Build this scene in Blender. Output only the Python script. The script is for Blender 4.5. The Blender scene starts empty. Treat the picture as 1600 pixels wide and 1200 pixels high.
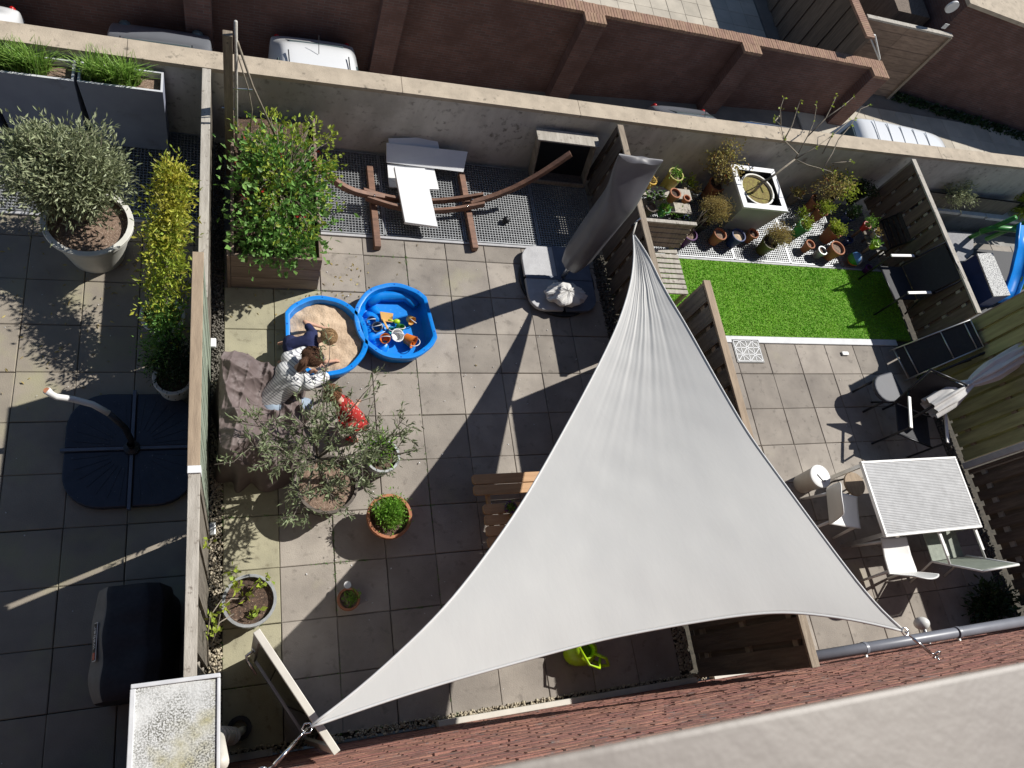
import bpy, math, random
import numpy as np
from mathutils import Vector, Matrix, Euler
random.seed(7); RNG = np.random.default_rng(11)
scene = bpy.context.scene
# ------------------------------------------------------------------ camera
F_PX = 1138.986
CAM_ROT = (0.430903822, -0.326362879, -0.149600605)
CAM_LOC = (-0.851018946, -4.75305422, 7.25286711)
cd = bpy.data.cameras.new('camera'); cam = bpy.data.objects.new('camera', cd)
scene.collection.objects.link(cam); scene.camera = cam
cam.location = CAM_LOC; cam.rotation_euler = CAM_ROT
cd.sensor_fit = 'HORIZONTAL'; cd.sensor_width = 36.0; cd.lens = 36.0 * F_PX / 1600.0
cd.clip_start = 0.02; cd.clip_end = 400
cd.dof.use_dof = True; cd.dof.focus_distance = 8.0; cd.dof.aperture_fstop = 11.0
# ------------------------------------------------------------------ sky, sun, exposure
SX, SY = -0.90, -0.34                       # shadow displacement per metre of height
sun_dir = Vector((-SX, -SY, 1)).normalized()
elev = math.asin(sun_dir.z); azim = math.atan2(sun_dir.x, sun_dir.y)
w = bpy.data.worlds.new('World'); scene.world = w; w.use_nodes = True
nt = w.node_tree; bg = nt.nodes['Background']
sky = nt.nodes.new('ShaderNodeTexSky'); sky.sky_type = 'NISHITA'; sky.sun_disc = False
sky.sun_elevation = elev; sky.sun_rotation = azim; sky.air_density = 1.0; sky.dust_density = 0.2; sky.ozone_density = 3.0
nt.links.new(sky.outputs[0], bg.inputs[0]); bg.inputs[1].default_value = 0.056
sl = bpy.data.lights.new('sun', 'SUN'); so = bpy.data.objects.new('sun', sl); scene.collection.objects.link(so)
so.location = (6, 3, 12)
sl.energy = 4.6; sl.angle = math.radians(0.53); sl.color = (1.0, 0.965, 0.905)
so.rotation_euler = (-sun_dir).to_track_quat('-Z', 'Y').to_euler()
vs = scene.view_settings; vs.view_transform = 'Standard'; vs.look = 'None'; vs.exposure = 0.30; vs.gamma = 1.0
vs.use_curve_mapping = False
# ------------------------------------------------------------------ helpers
_R = np.array(Euler(CAM_ROT, 'XYZ').to_matrix())
_C = np.array(CAM_LOC)
def P(px, py, z=0.0):
    """place measured in the photograph (1600x1200) at height z, in metres"""
    d = _R @ np.array([(px - 800) / F_PX, -(py - 600) / F_PX, -1.0])
    t = (z - _C[2]) / d[2]
    return _C + t * d
def PY(px, py, Y):
    d = _R @ np.array([(px - 800) / F_PX, -(py - 600) / F_PX, -1.0])
    return _C + (Y - _C[1]) / d[1] * d
MATS = {}
def _ramp(nt, fac, c1, c2, lo=.35, hi=.65):
    r = nt.nodes.new('ShaderNodeValToRGB'); r.color_ramp.elements[0].position = lo; r.color_ramp.elements[1].position = hi
    r.color_ramp.elements[0].color = (*c1, 1); r.color_ramp.elements[1].color = (*c2, 1)
    nt.links.new(fac, r.inputs[0]); return r.outputs[0]
def _mix(nt, a, b, fac, mode='MIX'):
    m = nt.nodes.new('ShaderNodeMix'); m.data_type = 'RGBA'; m.blend_type = mode
    for s, v in ((0, fac), (6, a), (7, b)):
        if hasattr(v, 'node'): nt.links.new(v, m.inputs[s])
        elif s == 0: m.inputs[0].default_value = v
        else: m.inputs[s].default_value = (*v, 1)
    return m.outputs[2]
def _noise(nt, vec, scale, detail=4, rough=.6):
    n = nt.nodes.new('ShaderNodeTexNoise'); n.inputs['Scale'].default_value = scale
    n.inputs['Detail'].default_value = detail; n.inputs['Roughness'].default_value = rough
    nt.links.new(vec, n.inputs['Vector']); return n.outputs[0]
def _math(nt, op, a, b=None):
    m = nt.nodes.new('ShaderNodeMath'); m.operation = op
    for i, v in enumerate((a, b)):
        if v is None: continue
        if hasattr(v, 'node'): nt.links.new(v, m.inputs[i])
        else: m.inputs[i].default_value = v
    return m.outputs[0]
def _scaled(nt, vec, sc):
    m = nt.nodes.new('ShaderNodeVectorMath'); m.operation = 'MULTIPLY'; nt.links.new(vec, m.inputs[0]); m.inputs[1].default_value = sc
    return m.outputs[0]
def mat(name, c1, c2=None, scale=6, rough=.8, metal=0, bump=0, bscale=60, stretch=(1, 1, 1), rnd=0, island=0,
        spots=None, spot_scale=30, spot_lo=.6, spot_hi=.66, trans=0, coat=0, spec=None, lo=.35, hi=.65, spot_mask=0, stain=None, stain_scale=1.3, stain_lo=.5, stain_hi=.7):
    if name in MATS: return MATS[name]
    m = bpy.data.materials.new(name); m.use_nodes = True; nt = m.node_tree; b = nt.nodes['Principled BSDF']
    g = nt.nodes.new('ShaderNodeNewGeometry'); vec = _scaled(nt, g.outputs['Position'], stretch)
    if c2 is None: c2 = tuple(c * .78 for c in c1)
    col = _ramp(nt, _noise(nt, vec, scale), c1, c2, lo, hi)
    if stain: col = _mix(nt, col, stain, _ramp(nt, _noise(nt, g.outputs['Position'], stain_scale, 5), (0, 0, 0), (1, 1, 1), stain_lo, stain_hi))
    if spots:
        fac = _ramp(nt, _noise(nt, g.outputs['Position'], spot_scale, 3), (0, 0, 0), (1, 1, 1), spot_lo, spot_hi)
        if spot_mask: fac = _math(nt, 'MULTIPLY', fac, _ramp(nt, _noise(nt, g.outputs['Position'], spot_mask, 4), (0, 0, 0), (1, 1, 1), .35, .62))
        col = _mix(nt, col, spots, fac)
    if rnd or island:
        if rnd: s = nt.nodes.new('ShaderNodeObjectInfo').outputs['Random']; k = rnd
        else: s = g.outputs['Random Per Island']; k = island
        v = _math(nt, 'ADD', _math(nt, 'MULTIPLY', s, 2 * k), 1 - k)
        h = nt.nodes.new('ShaderNodeHueSaturation'); nt.links.new(v, h.inputs['Value']); nt.links.new(col, h.inputs['Color'])
        hh = _math(nt, 'ADD', _math(nt, 'MULTIPLY', s, .018 if island else .0), .493 if island else .5); nt.links.new(hh, h.inputs['Hue'])
        col = h.outputs[0]
    nt.links.new(col, b.inputs['Base Color'])
    b.inputs['Roughness'].default_value = rough; b.inputs['Metallic'].default_value = metal
    if spec is not None: b.inputs['Specular IOR Level'].default_value = spec
    if coat: b.inputs['Coat Weight'].default_value = coat
    if bump:
        bn = nt.nodes.new('ShaderNodeBump'); bn.inputs['Strength'].default_value = bump; bn.inputs['Distance'].default_value = .01
        nt.links.new(_noise(nt, vec, bscale, 5), bn.inputs['Height']); nt.links.new(bn.outputs[0], b.inputs['Normal'])
    if trans:
        t = nt.nodes.new('ShaderNodeBsdfTranslucent'); nt.links.new(col, t.inputs[0])
        mx = nt.nodes.new('ShaderNodeMixShader'); mx.inputs[0].default_value = trans
        nt.links.new(b.outputs[0], mx.inputs[1]); nt.links.new(t.outputs[0], mx.inputs[2])
        nt.links.new(mx.outputs[0], nt.nodes['Material Output'].inputs[0])
    MATS[name] = m; return m
ORIGIN = {}
def link(o): scene.collection.objects.link(o); return o
def tag(o, label=None, cat=None, group=None, kind=None):
    if label: o['label'] = label
    if cat: o['category'] = cat
    if group: o['group'] = group
    if kind: o['kind'] = kind
    return o
def thing(name, label, cat, loc, group=None):
    o = bpy.data.objects.new(name, None); link(o); o.location = loc; o.empty_display_size = .2
    ORIGIN[o] = np.array(loc, float); return tag(o, label, cat, group)
class MB:
    def __init__(s): s.v = []; s.f = []; s.m = []; s.n = 0
    def add(s, vs, fs, mi=0):
        vs = np.asarray(vs, float); s.v.append(vs); k = s.n
        s.f += [tuple(i + k for i in f) for f in fs]; s.m += [mi] * len(fs); s.n += len(vs); return s
    def box(s, x0, x1, y0, y1, z0, z1, mi=0):
        return s.add([(x0, y0, z0), (x1, y0, z0), (x1, y1, z0), (x0, y1, z0), (x0, y0, z1), (x1, y0, z1), (x1, y1, z1), (x0, y1, z1)],
                     [(3, 2, 1, 0), (4, 5, 6, 7), (0, 1, 5, 4), (1, 2, 6, 5), (2, 3, 7, 6), (3, 0, 4, 7)], mi)
    def hexa(s, b, t, mi=0):        # 4 bottom points, 4 top points
        return s.add(list(b) + list(t), [(3, 2, 1, 0), (4, 5, 6, 7), (0, 1, 5, 4), (1, 2, 6, 5), (2, 3, 7, 6), (3, 0, 4, 7)], mi)
    def bar(s, a, b, w, h, up=(0, 0, 1), mi=0):   # rectangular bar from a to b
        a = np.array(a, float); b = np.array(b, float); d = b - a; d /= np.linalg.norm(d)
        u = np.array(up, float)
        if abs(d @ u) > .98: u = np.array((1., 0, 0))
        r = np.cross(d, u); r /= np.linalg.norm(r); u = np.cross(r, d)
        q = [a + r * i * w / 2 + u * j * h / 2 for i, j in ((-1, -1), (1, -1), (1, 1), (-1, 1))]
        q2 = [b + r * i * w / 2 + u * j * h / 2 for i, j in ((-1, -1), (1, -1), (1, 1), (-1, 1))]
        return s.add(q + q2, [(0, 1, 2, 3), (7, 6, 5, 4), (1, 0, 4, 5), (2, 1, 5, 6), (3, 2, 6, 7), (0, 3, 7, 4)], mi)
    def tube(s, path, r, n=8, caps=True, mi=0, closed=False):
        path = np.array(path, float); k = len(path); r = np.full(k, r) if np.isscalar(r) else np.array(r, float)
        t = np.gradient(path, axis=0) if not closed else np.roll(path, -1, 0) - np.roll(path, 1, 0)
        t /= np.maximum(np.linalg.norm(t, axis=1, keepdims=True), 1e-9)
        u = np.cross(t[0], (0, 0, 1.)) if abs(t[0][2]) < .95 else np.cross(t[0], (1., 0, 0)); u /= np.linalg.norm(u)
        vs = []; ang = np.arange(n) * 2 * np.pi / n
        for i in range(k):
            u = u - t[i] * (u @ t[i]); u /= max(np.linalg.norm(u), 1e-9); w_ = np.cross(t[i], u)
            vs += [path[i] + r[i] * (np.cos(a) * u + np.sin(a) * w_) for a in ang]
        fs = []
        for i in range(k if closed else k - 1):
            j = (i + 1) % k
            fs += [(i * n + q, i * n + (q + 1) % n, j * n + (q + 1) % n, j * n + q) for q in range(n)]
        if caps and not closed: fs += [tuple(range(n - 1, -1, -1)), tuple((k - 1) * n + q for q in range(n))]
        return s.add(vs, fs, mi)
    def lathe(s, prof, c=(0, 0, 0), n=28, mi=0, sx=1, sy=1, cap0=False, cap1=False):
        c = np.array(c, float); ang = np.arange(n) * 2 * np.pi / n; vs = []
        for r, z in prof: vs += [c + (r * sx * np.cos(a), r * sy * np.sin(a), z) for a in ang]
        fs = [(i * n + q, i * n + (q + 1) % n, (i + 1) * n + (q + 1) % n, (i + 1) * n + q) for i in range(len(prof) - 1) for q in range(n)]
        if cap0: fs.append(tuple(range(n - 1, -1, -1)))
        if cap1: fs.append(tuple((len(prof) - 1) * n + q for q in range(n)))
        return s.add(vs, fs, mi)
    def prism(s, pts, z0, z1, mi=0):
        n = len(pts); vs = [(p[0], p[1], z0) for p in pts] + [(p[0], p[1], z1) for p in pts]
        return s.add(vs, [tuple(range(n - 1, -1, -1)), tuple(range(n, 2 * n))] + [(i, (i + 1) % n, n + (i + 1) % n, n + i) for i in range(n)], mi)
    def grid(s, fn, nu, nv, mi=0):
        vs = [fn(i / (nu - 1), j / (nv - 1)) for i in range(nu) for j in range(nv)]
        return s.add(vs, [(i * nv + j, (i + 1) * nv + j, (i + 1) * nv + j + 1, i * nv + j + 1) for i in range(nu - 1) for j in range(nv - 1)], mi)
    def ball(s, c, r, n=10, m=7, mi=0, sc=(1, 1, 1)):
        prof = [(r * math.sin(math.pi * i / m), -r * math.cos(math.pi * i / m)) for i in range(m + 1)]
        prof[0] = (r * .02, -r); prof[-1] = (r * .02, r)
        vs = []; c = np.array(c, float)
        for q, z in prof: vs += [c + np.array((q * math.cos(2 * math.pi * a / n) * sc[0], q * math.sin(2 * math.pi * a / n) * sc[1], z * sc[2])) for a in range(n)]
        fs = [(i * n + q, i * n + (q + 1) % n, (i + 1) * n + (q + 1) % n, (i + 1) * n + q) for i in range(m) for q in range(n)]
        fs += [tuple(range(n - 1, -1, -1)), tuple(m * n + q for q in range(n))]
        return s.add(vs, fs, mi)
    def caps(s, a, b, ra, rb, n=12):   # tapered capsule
        a = np.array(a, float); b = np.array(b, float); d = b - a; L = np.linalg.norm(d)
        if L < 1e-6: return s.ball(a, ra, n)
        d /= L; path = []; rr = []
        for i in range(4): t = math.pi / 2 * (1 - i / 4); path.append(a - d * ra * math.sin(t)); rr.append(max(ra * math.cos(t), .0008))
        path.append(a); rr.append(ra); path.append(b); rr.append(rb)
        for i in range(1, 5): t = math.pi / 2 * i / 4; path.append(b + d * rb * math.sin(t)); rr.append(max(rb * math.cos(t), .0008))
        return s.tube(path, rr, n)
    def leaves(s, pts, dirs, L, W, jitter=.3, bend=.25):
        pts = np.asarray(pts, float); dirs = np.asarray(dirs, float); n = len(pts)
        d = dirs + RNG.normal(0, jitter, (n, 3)); d /= np.linalg.norm(d, axis=1, keepdims=True)
        q = RNG.normal(0, 1, (n, 3)); q[:, 2] *= .35; sd = np.cross(d, q); sd /= np.maximum(np.linalg.norm(sd, axis=1, keepdims=True), 1e-6)
        # keep blades roughly facing up
        up = np.cross(sd, d); flip = up[:, 2] < 0; sd[flip] *= -1; up[flip] *= -1
        l = L * RNG.uniform(.65, 1.25, (n, 1)); w_ = W * RNG.uniform(.7, 1.2, (n, 1))
        a = pts; m1 = pts + d * l * .5 + sd * w_ * .5 + up * l * .05; m2 = pts + d * l * .5 - sd * w_ * .5 + up * l * .05; e = pts + d * l - up * l * bend * .5
        vs = np.stack([a, m1, e, m2], 1).reshape(-1, 3)
        k = s.n; s.v.append(vs); s.n += 4 * n
        s.f += [(k + 4 * i, k + 4 * i + 1, k + 4 * i + 2, k + 4 * i + 3) for i in range(n)]; s.m += [0] * n
        return s
    def build(s, name, m, parent=None, smooth=False, bevel=0, seg=2, auto=None):
        V = np.concatenate(s.v) if s.v else np.zeros((0, 3))
        if parent is not None: L = ORIGIN.get(parent, np.zeros(3))
        else:
            mn = V.min(0); mx = V.max(0); L = np.array(((mn[0] + mx[0]) / 2, (mn[1] + mx[1]) / 2, mn[2]))
        me = bpy.data.meshes.new(name); me.from_pydata((V - L).tolist(), [], s.f)
        ms = m if isinstance(m, (list, tuple)) else [m]
        for q in ms: me.materials.append(q)
        if len(ms) > 1: me.polygons.foreach_set('material_index', s.m)
        if smooth: me.polygons.foreach_set('use_smooth', [True] * len(me.polygons))
        me.update(); o = bpy.data.objects.new(name, me); link(o)
        if smooth and auto: me.set_sharp_from_angle(angle=math.radians(auto))
        if parent is not None: o.parent = parent
        else: o.location = L
        ORIGIN[o] = L
        if bevel:
            b = o.modifiers.new('bevel', 'BEVEL'); b.width = bevel; b.segments = seg; b.limit_method = 'ANGLE'; b.angle_limit = math.radians(40)
        return o
def noise2(x, y, s=1.0, seed=0):     # cheap smooth pseudo noise
    r = 0
    for k in range(1, 5):
        a = seed * 1.7 + k * 2.399
        r += math.sin((x * math.cos(a) + y * math.sin(a)) * s * (1 + .6 * k) + a * 5) / k
    return r / 2.08
# ------------------------------------------------------------------ materials
M = dict(
 tile=mat('paving_concrete', (.345, .308, .265), (.25, .222, .193), 2.2, .9, bump=.35, bscale=90, rnd=.17, spots=(.19, .168, .145), spot_scale=9, spot_lo=.58, spot_hi=.75, stain=(.34, .315, .22), stain_scale=.9, stain_lo=.62, stain_hi=.8),
 tile_moss=mat('paving_mossy', (.37, .345, .235), (.29, .27, .19), 3, .9, bump=.35, bscale=90, rnd=.10, spots=(.2, .18, .12), spot_scale=12, spot_lo=.58, spot_hi=.75),
 tile_l=mat('paving_left', (.31, .27, .215), (.235, .205, .168), 2.2, .9, bump=.35, bscale=90, rnd=.08, spots=(.32, .30, .19), spot_scale=2, spot_lo=.5, spot_hi=.75),
 joint=mat('joint_sand', (.09, .078, .06), (.045, .042, .034), 30, .95),
 conc=mat('wall_concrete', (.62, .60, .55), (.46, .44, .40), 3.5, .9, bump=.4, bscale=50, stretch=(1, 1, .35), spots=(.22, .205, .18), spot_scale=13, spot_lo=.56, spot_hi=.7, spot_mask=1.6, stain=(.40, .38, .34), stain_scale=1.1, stain_lo=.5, stain_hi=.65),
 coping=mat('coping_concrete', (.50, .42, .32), (.40, .335, .255), 6, .9, bump=.4, bscale=80, spots=(.2, .17, .13), spot_scale=11, spot_lo=.62, spot_hi=.75),
 wood_old=mat('weathered_wood', (.34, .28, .21), (.22, .175, .13), 9, .85, bump=.4, bscale=30, stretch=(6, .5, .5), rnd=.12, spots=(.1, .085, .07), spot_scale=14, spot_lo=.62, spot_hi=.75),
 wood_v=mat('fence_board', (.17, .13, .10), (.10, .077, .06), 8, .85, bump=.5, bscale=26, stretch=(3, 3, .35), rnd=.22),
 wood_green=mat('fence_board_green', (.33, .38, .29), (.22, .26, .20), 8, .85, bump=.4, bscale=26, stretch=(3, 3, .35), rnd=.18),
 wood_mossy=mat('fence_board_mossy', (.42, .42, .21), (.27, .265, .13), 5, .9, bump=.4, bscale=26, stretch=(3, 3, .35), rnd=.18),
 wood_cap=mat('fence_cap', (.38, .29, .20), (.28, .21, .145), 8, .8, bump=.3, bscale=40, stretch=(4, .5, 1)),
 wood_grey=mat('fence_grey', (.21, .185, .15), (.12, .105, .085), 8, .85, bump=.5, bscale=26, stretch=(3, 3, .35), rnd=.2),
 wood_white=mat('fence_cap_pale', (.47, .435, .38), (.34, .31, .265), 7, .85, bump=.4, bscale=40, stretch=(4, .6, 1), spots=(.2, .17, .14), spot_scale=18, spot_lo=.6, spot_hi=.7),
 wood_planter=mat('planter_wood', (.27, .20, .16), (.18, .13, .10), 7, .75, bump=.3, bscale=30, stretch=(.5, 3, 4), rnd=.12),
 wood_ham=mat('hammock_wood', (.24, .125, .08), (.14, .075, .05), 8, .6, bump=.2, bscale=40, stretch=(.6, 3, 3), rnd=.1),
 wood_pine=mat('pine_wood', (.56, .33, .16), (.46, .255, .115), 5, .6, bump=.15, bscale=40, stretch=(.5, 6, 6), rnd=.06, spots=(.3, .15, .07), spot_scale=9, spot_lo=.72, spot_hi=.78),
 brick_dark=None, brick_house=None,
 white=mat('white_plastic', (.74, .74, .72), (.68, .68, .66), 4, .45),
 foam=mat('white_board', (.78, .79, .80), (.73, .74, .75), 3, .6, bump=.1, bscale=30),
 cream=mat('cream_paint', (.62, .59, .52), (.54, .51, .45), 5, .5, bump=.05),
 sill=mat('sill_paint', (.27, .232, .198), (.235, .20, .172), 5, .5, bump=.1, bscale=40, spots=(.19, .165, .14), spot_scale=22, spot_lo=.66, spot_hi=.8),
 alu=mat('aluminium', (.6, .6, .6), (.5, .5, .5), 10, .35, metal=.9),
 chrome=mat('chrome', (.8, .8, .8), (.7, .7, .7), 10, .15, metal=1),
 galv=mat('galvanised', (.40, .41, .42), (.28, .29, .30), 20, .5, metal=.6),
 blue=mat('blue_plastic', (.0, .235, .76), (.0, .20, .66), 3, .35, spec=.5, spots=(.04, .30, .72), spot_scale=26, spot_lo=.6, spot_hi=.7),
 blue_d=mat('blue_plastic_deep', (.01, .09, .5), (.01, .08, .42), 5, .3),
 sand=mat('sand', (.62, .47, .33), (.47, .345, .235), 9, .95, bump=1, bscale=45, spots=(.36, .26, .18), spot_scale=60, spot_lo=.62, spot_hi=.7),
 terra=mat('terracotta', (.42, .17, .085), (.33, .13, .065), 9, .8, bump=.2, rnd=.12, spots=(.5, .36, .27), spot_scale=14, spot_lo=.66, spot_hi=.78),
 soil=mat('potting_soil', (.13, .08, .055), (.05, .034, .026), 40, .95, bump=1, bscale=80, spots=(.3, .21, .15), spot_scale=60, spot_lo=.6, spot_hi=.66),
 soil_l=mat('dry_soil', (.30, .21, .155), (.15, .10, .07), 40, .95, bump=1, bscale=80, spots=(.42, .34, .27), spot_scale=70, spot_lo=.6, spot_hi=.66),
 black=mat('black_plastic', (.018, .019, .022), (.012, .012, .014), 8, .45),
 blackfab=mat('black_textile', (.022, .023, .03), (.014, .015, .02), 30, .7, bump=.2, bscale=200),
 darkmet=mat('dark_metal', (.03, .032, .04), (.02, .021, .026), 12, .4, metal=.3),
 navyslab=mat('parasol_base_dark', (.030, .036, .055), (.02, .024, .038), 6, .35, spots=(.2, .2, .21), spot_scale=30, spot_lo=.68, spot_hi=.75, bump=.2),
 greyslab=mat('parasol_base_grey', (.46, .46, .47), (.38, .38, .39), 8, .6, bump=.2),
 slabblue=mat('parasol_slab', (.12, .14, .19), (.09, .11, .15), 8, .45),
 cover=mat('umbrella_cover', (.135, .135, .148), (.115, .115, .127), 4, .45, bump=.12, bscale=12),
 taupe=mat('taupe_cover', (.165, .128, .122), (.13, .10, .096), 5, .65, bump=.25, bscale=9),
 sail=mat('sail_cloth', (.555, .547, .527), (.53, .523, .507), 2.5, .85, bump=.09, bscale=18, stretch=(1.6, .5, 1), trans=.06),
 hem=mat('sail_hem', (.60, .60, .595), (.56, .56, .555), 6, .8),
 rope=mat('rope', (.55, .53, .48), (.42, .40, .36), 40, .8),
 purple=mat('purple_glaze', (.10, .02, .13), (.07, .015, .09), 9, .3),
 yellow=mat('yellow_plastic', (.62, .38, .03), (.55, .32, .02), 8, .45),
 ygreen=mat('yellow_green_glaze', (.42, .38, .08), (.32, .30, .06), 6, .5),
 green=mat('green_plastic', (.04, .26, .04), (.03, .2, .03), 8, .4),
 lime=mat('lime_plastic', (.40, .60, .01), (.34, .54, .01), 5, .35),
 bluepot=mat('blue_glaze', (.02, .045, .16), (.015, .032, .12), 8, .3),
 redpot=mat('red_glaze', (.42, .02, .02), (.34, .015, .015), 8, .35),
 greypot=mat('grey_pot', (.30, .30, .29), (.20, .20, .19), 8, .7, bump=.2, spots=(.4, .4, .38), spot_scale=20),
 zinc=mat('zinc', (.42, .43, .43), (.30, .31, .31), 9, .45, metal=.5, bump=.1),
 olivepot=mat('olive_glaze', (.13, .12, .03), (.09, .085, .02), 8, .4),
 darkpot=mat('rustic_pot', (.15, .125, .105), (.08, .068, .058), 12, .85, bump=.5, bscale=40),
 whitepot=mat('white_pot', (.72, .71, .66), (.62, .61, .55), 5, .5, bump=.1, bscale=20),
 planterblue=mat('planter_slate', (.30, .32, .40), (.25, .27, .345), 3, .6, bump=.1, bscale=60, spots=(.22, .23, .27), spot_scale=5, spot_lo=.6, spot_hi=.75),
 planterrim=mat('planter_rim', (.62, .63, .64), (.52, .53, .55), 9, .6),
 planterwhite=mat('square_planter', (.40, .41, .43), (.35, .36, .38), 4, .6),
 bark=mat('bark', (.17, .145, .115), (.10, .085, .068), 20, .9, bump=.5, bscale=60),
 twig=mat('pale_twig', (.30, .26, .20), (.2, .17, .13), 20, .85),
 l_olive=mat('leaf_olive', (.31, .35, .20), (.19, .235, .12), 14, .5, island=.35, trans=.25),
 l_olive2=mat('leaf_silver_olive', (.40, .43, .25), (.24, .27, .15), 14, .5, island=.35, trans=.25),
 l_green=mat('leaf_green', (.24, .42, .10), (.13, .28, .06), 9, .5, island=.35, trans=.3),
 l_yel=mat('leaf_yellow_green', (.42, .48, .06), (.28, .37, .05), 6, .5, island=.3, trans=.35),
 l_gold=mat('leaf_golden_lit', (.58, .52, .08), (.42, .45, .07), 6, .5, island=.3, trans=.35, stain=(.5, .2, .04), stain_scale=9, stain_lo=.66, stain_hi=.75),
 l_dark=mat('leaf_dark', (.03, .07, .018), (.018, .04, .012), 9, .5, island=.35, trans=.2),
 l_fern=mat('leaf_fern', (.26, .47, .06), (.17, .35, .04), 9, .55, island=.3, trans=.35),
 l_grass=mat('leaf_blade', (.30, .45, .09), (.18, .31, .05), 9, .5, island=.4, trans=.3),
 l_dry=mat('leaf_dry', (.54, .43, .17), (.40, .31, .12), 12, .7, island=.35, trans=.25),
 l_red=mat('leaf_reddish', (.52, .40, .15), (.37, .35, .11), 12, .6, island=.4, trans=.3, spots=(.35, .05, .03), spot_scale=14, spot_lo=.6, spot_hi=.66),
 turf=mat('turf', (.33, .62, .05), (.18, .46, .025), 2.6, .8, island=.25, trans=.2, lo=.3, hi=.7),
 turfbase=mat('turf_backing', (.14, .29, .025), (.11, .24, .02), 20, .95),
 pebble=mat('pebble', (.48, .42, .32), (.36, .31, .23), 20, .8, island=.35),
 pebbled=mat('pebble_dark', (.16, .145, .12), (.1, .09, .075), 20, .8, island=.4),
 skin=mat('skin', (.52, .31, .22), (.47, .27, .19), 9, .5),
 hair_b=mat('hair_blond', (.46, .30, .15), (.27, .16, .075), 45, .85, bump=1, bscale=70, stretch=(4, 4, .6)),
 hair_br=mat('hair_brown', (.15, .065, .03), (.06, .027, .014), 45, .8, bump=1, bscale=70, stretch=(4, 4, .6)),
 hair_g=mat('hair_ginger', (.30, .14, .06), (.15, .062, .028), 45, .8, bump=1, bscale=70, stretch=(4, 4, .6)),
 navy=mat('navy_cotton', (.015, .022, .085), (.011, .016, .062), 20, .9, bump=.3, bscale=30),
 greyshirt=mat('grey_cotton', (.36, .36, .38), (.31, .31, .33), 20, .9, bump=.2),
 denim=mat('pale_denim', (.30, .37, .45), (.24, .3, .38), 30, .9),
 dred=mat('red_print', (.42, .025, .02), (.33, .02, .016), 20, .9, spots=(.75, .6, .55), spot_scale=38, spot_lo=.62, spot_hi=.64),
 carwhite=mat('car_white', (.72, .73, .74), (.70, .71, .72), 2, .25, coat=.6),
 cargrey=mat('car_silver', (.34, .36, .40), (.32, .34, .38), 2, .3, metal=.5, coat=.6),
 carblue=mat('car_blue', (.10, .17, .32), (.09, .155, .29), 2, .3, metal=.3, coat=.6),
 glass=mat('car_glass', (.10, .13, .13), (.09, .115, .115), 2, .08, spec=.8),
 tyre=mat('tyre', (.02, .02, .02), (.015, .015, .015), 20, .9),
 tail=mat('tail_light', (.45, .01, .01), (.35, .01, .01), 20, .2),
 tile_b=mat('paving_pale', (.50, .45, .37), (.41, .37, .305), 2.2, .9, bump=.3, bscale=90, rnd=.1),
 asphalt=mat('alley_paving', (.24, .21, .175), (.19, .165, .14), 3, .9, bump=.3),
 pvc=mat('grey_pvc', (.20, .21, .245), (.17, .18, .21), 4, .4),
 deck=mat('podium_concrete', (.2, .19, .17), (.14, .13, .12), 3, .9),
 pitfloor=mat('pit_floor', (.34, .33, .31), (.22, .215, .2), 3, .9),
 speckle=mat('speckled_cloth', (.60, .60, .58), (.55, .55, .53), 10, .8, spots=(.08, .08, .09), spot_scale=55, spot_lo=.52, spot_hi=.56),
 lichen=mat('lichen_panel', (.62, .63, .62), (.55, .56, .55), 4, .7, bump=.4, bscale=60, spots=(.12, .12, .10), spot_scale=110, spot_lo=.44, spot_hi=.56, spot_mask=5.0, stain=(.38, .35, .18), stain_scale=3.4, stain_lo=.50, stain_hi=.70),
 orange=mat('orange_plastic', (.70, .20, .02), (.62, .16, .02), 8, .4),
 ltorange=mat('pale_orange_plastic', (.72, .42, .13), (.66, .37, .1), 8, .4),
 moss=mat('mossy_soil', (.28, .25, .07), (.17, .12, .05), 30, .95, bump=.8),
 umbwhite=mat('parasol_cloth', (.68, .67, .65), (.62, .61, .59), 6, .8, bump=.2, bscale=15),
)
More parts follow.
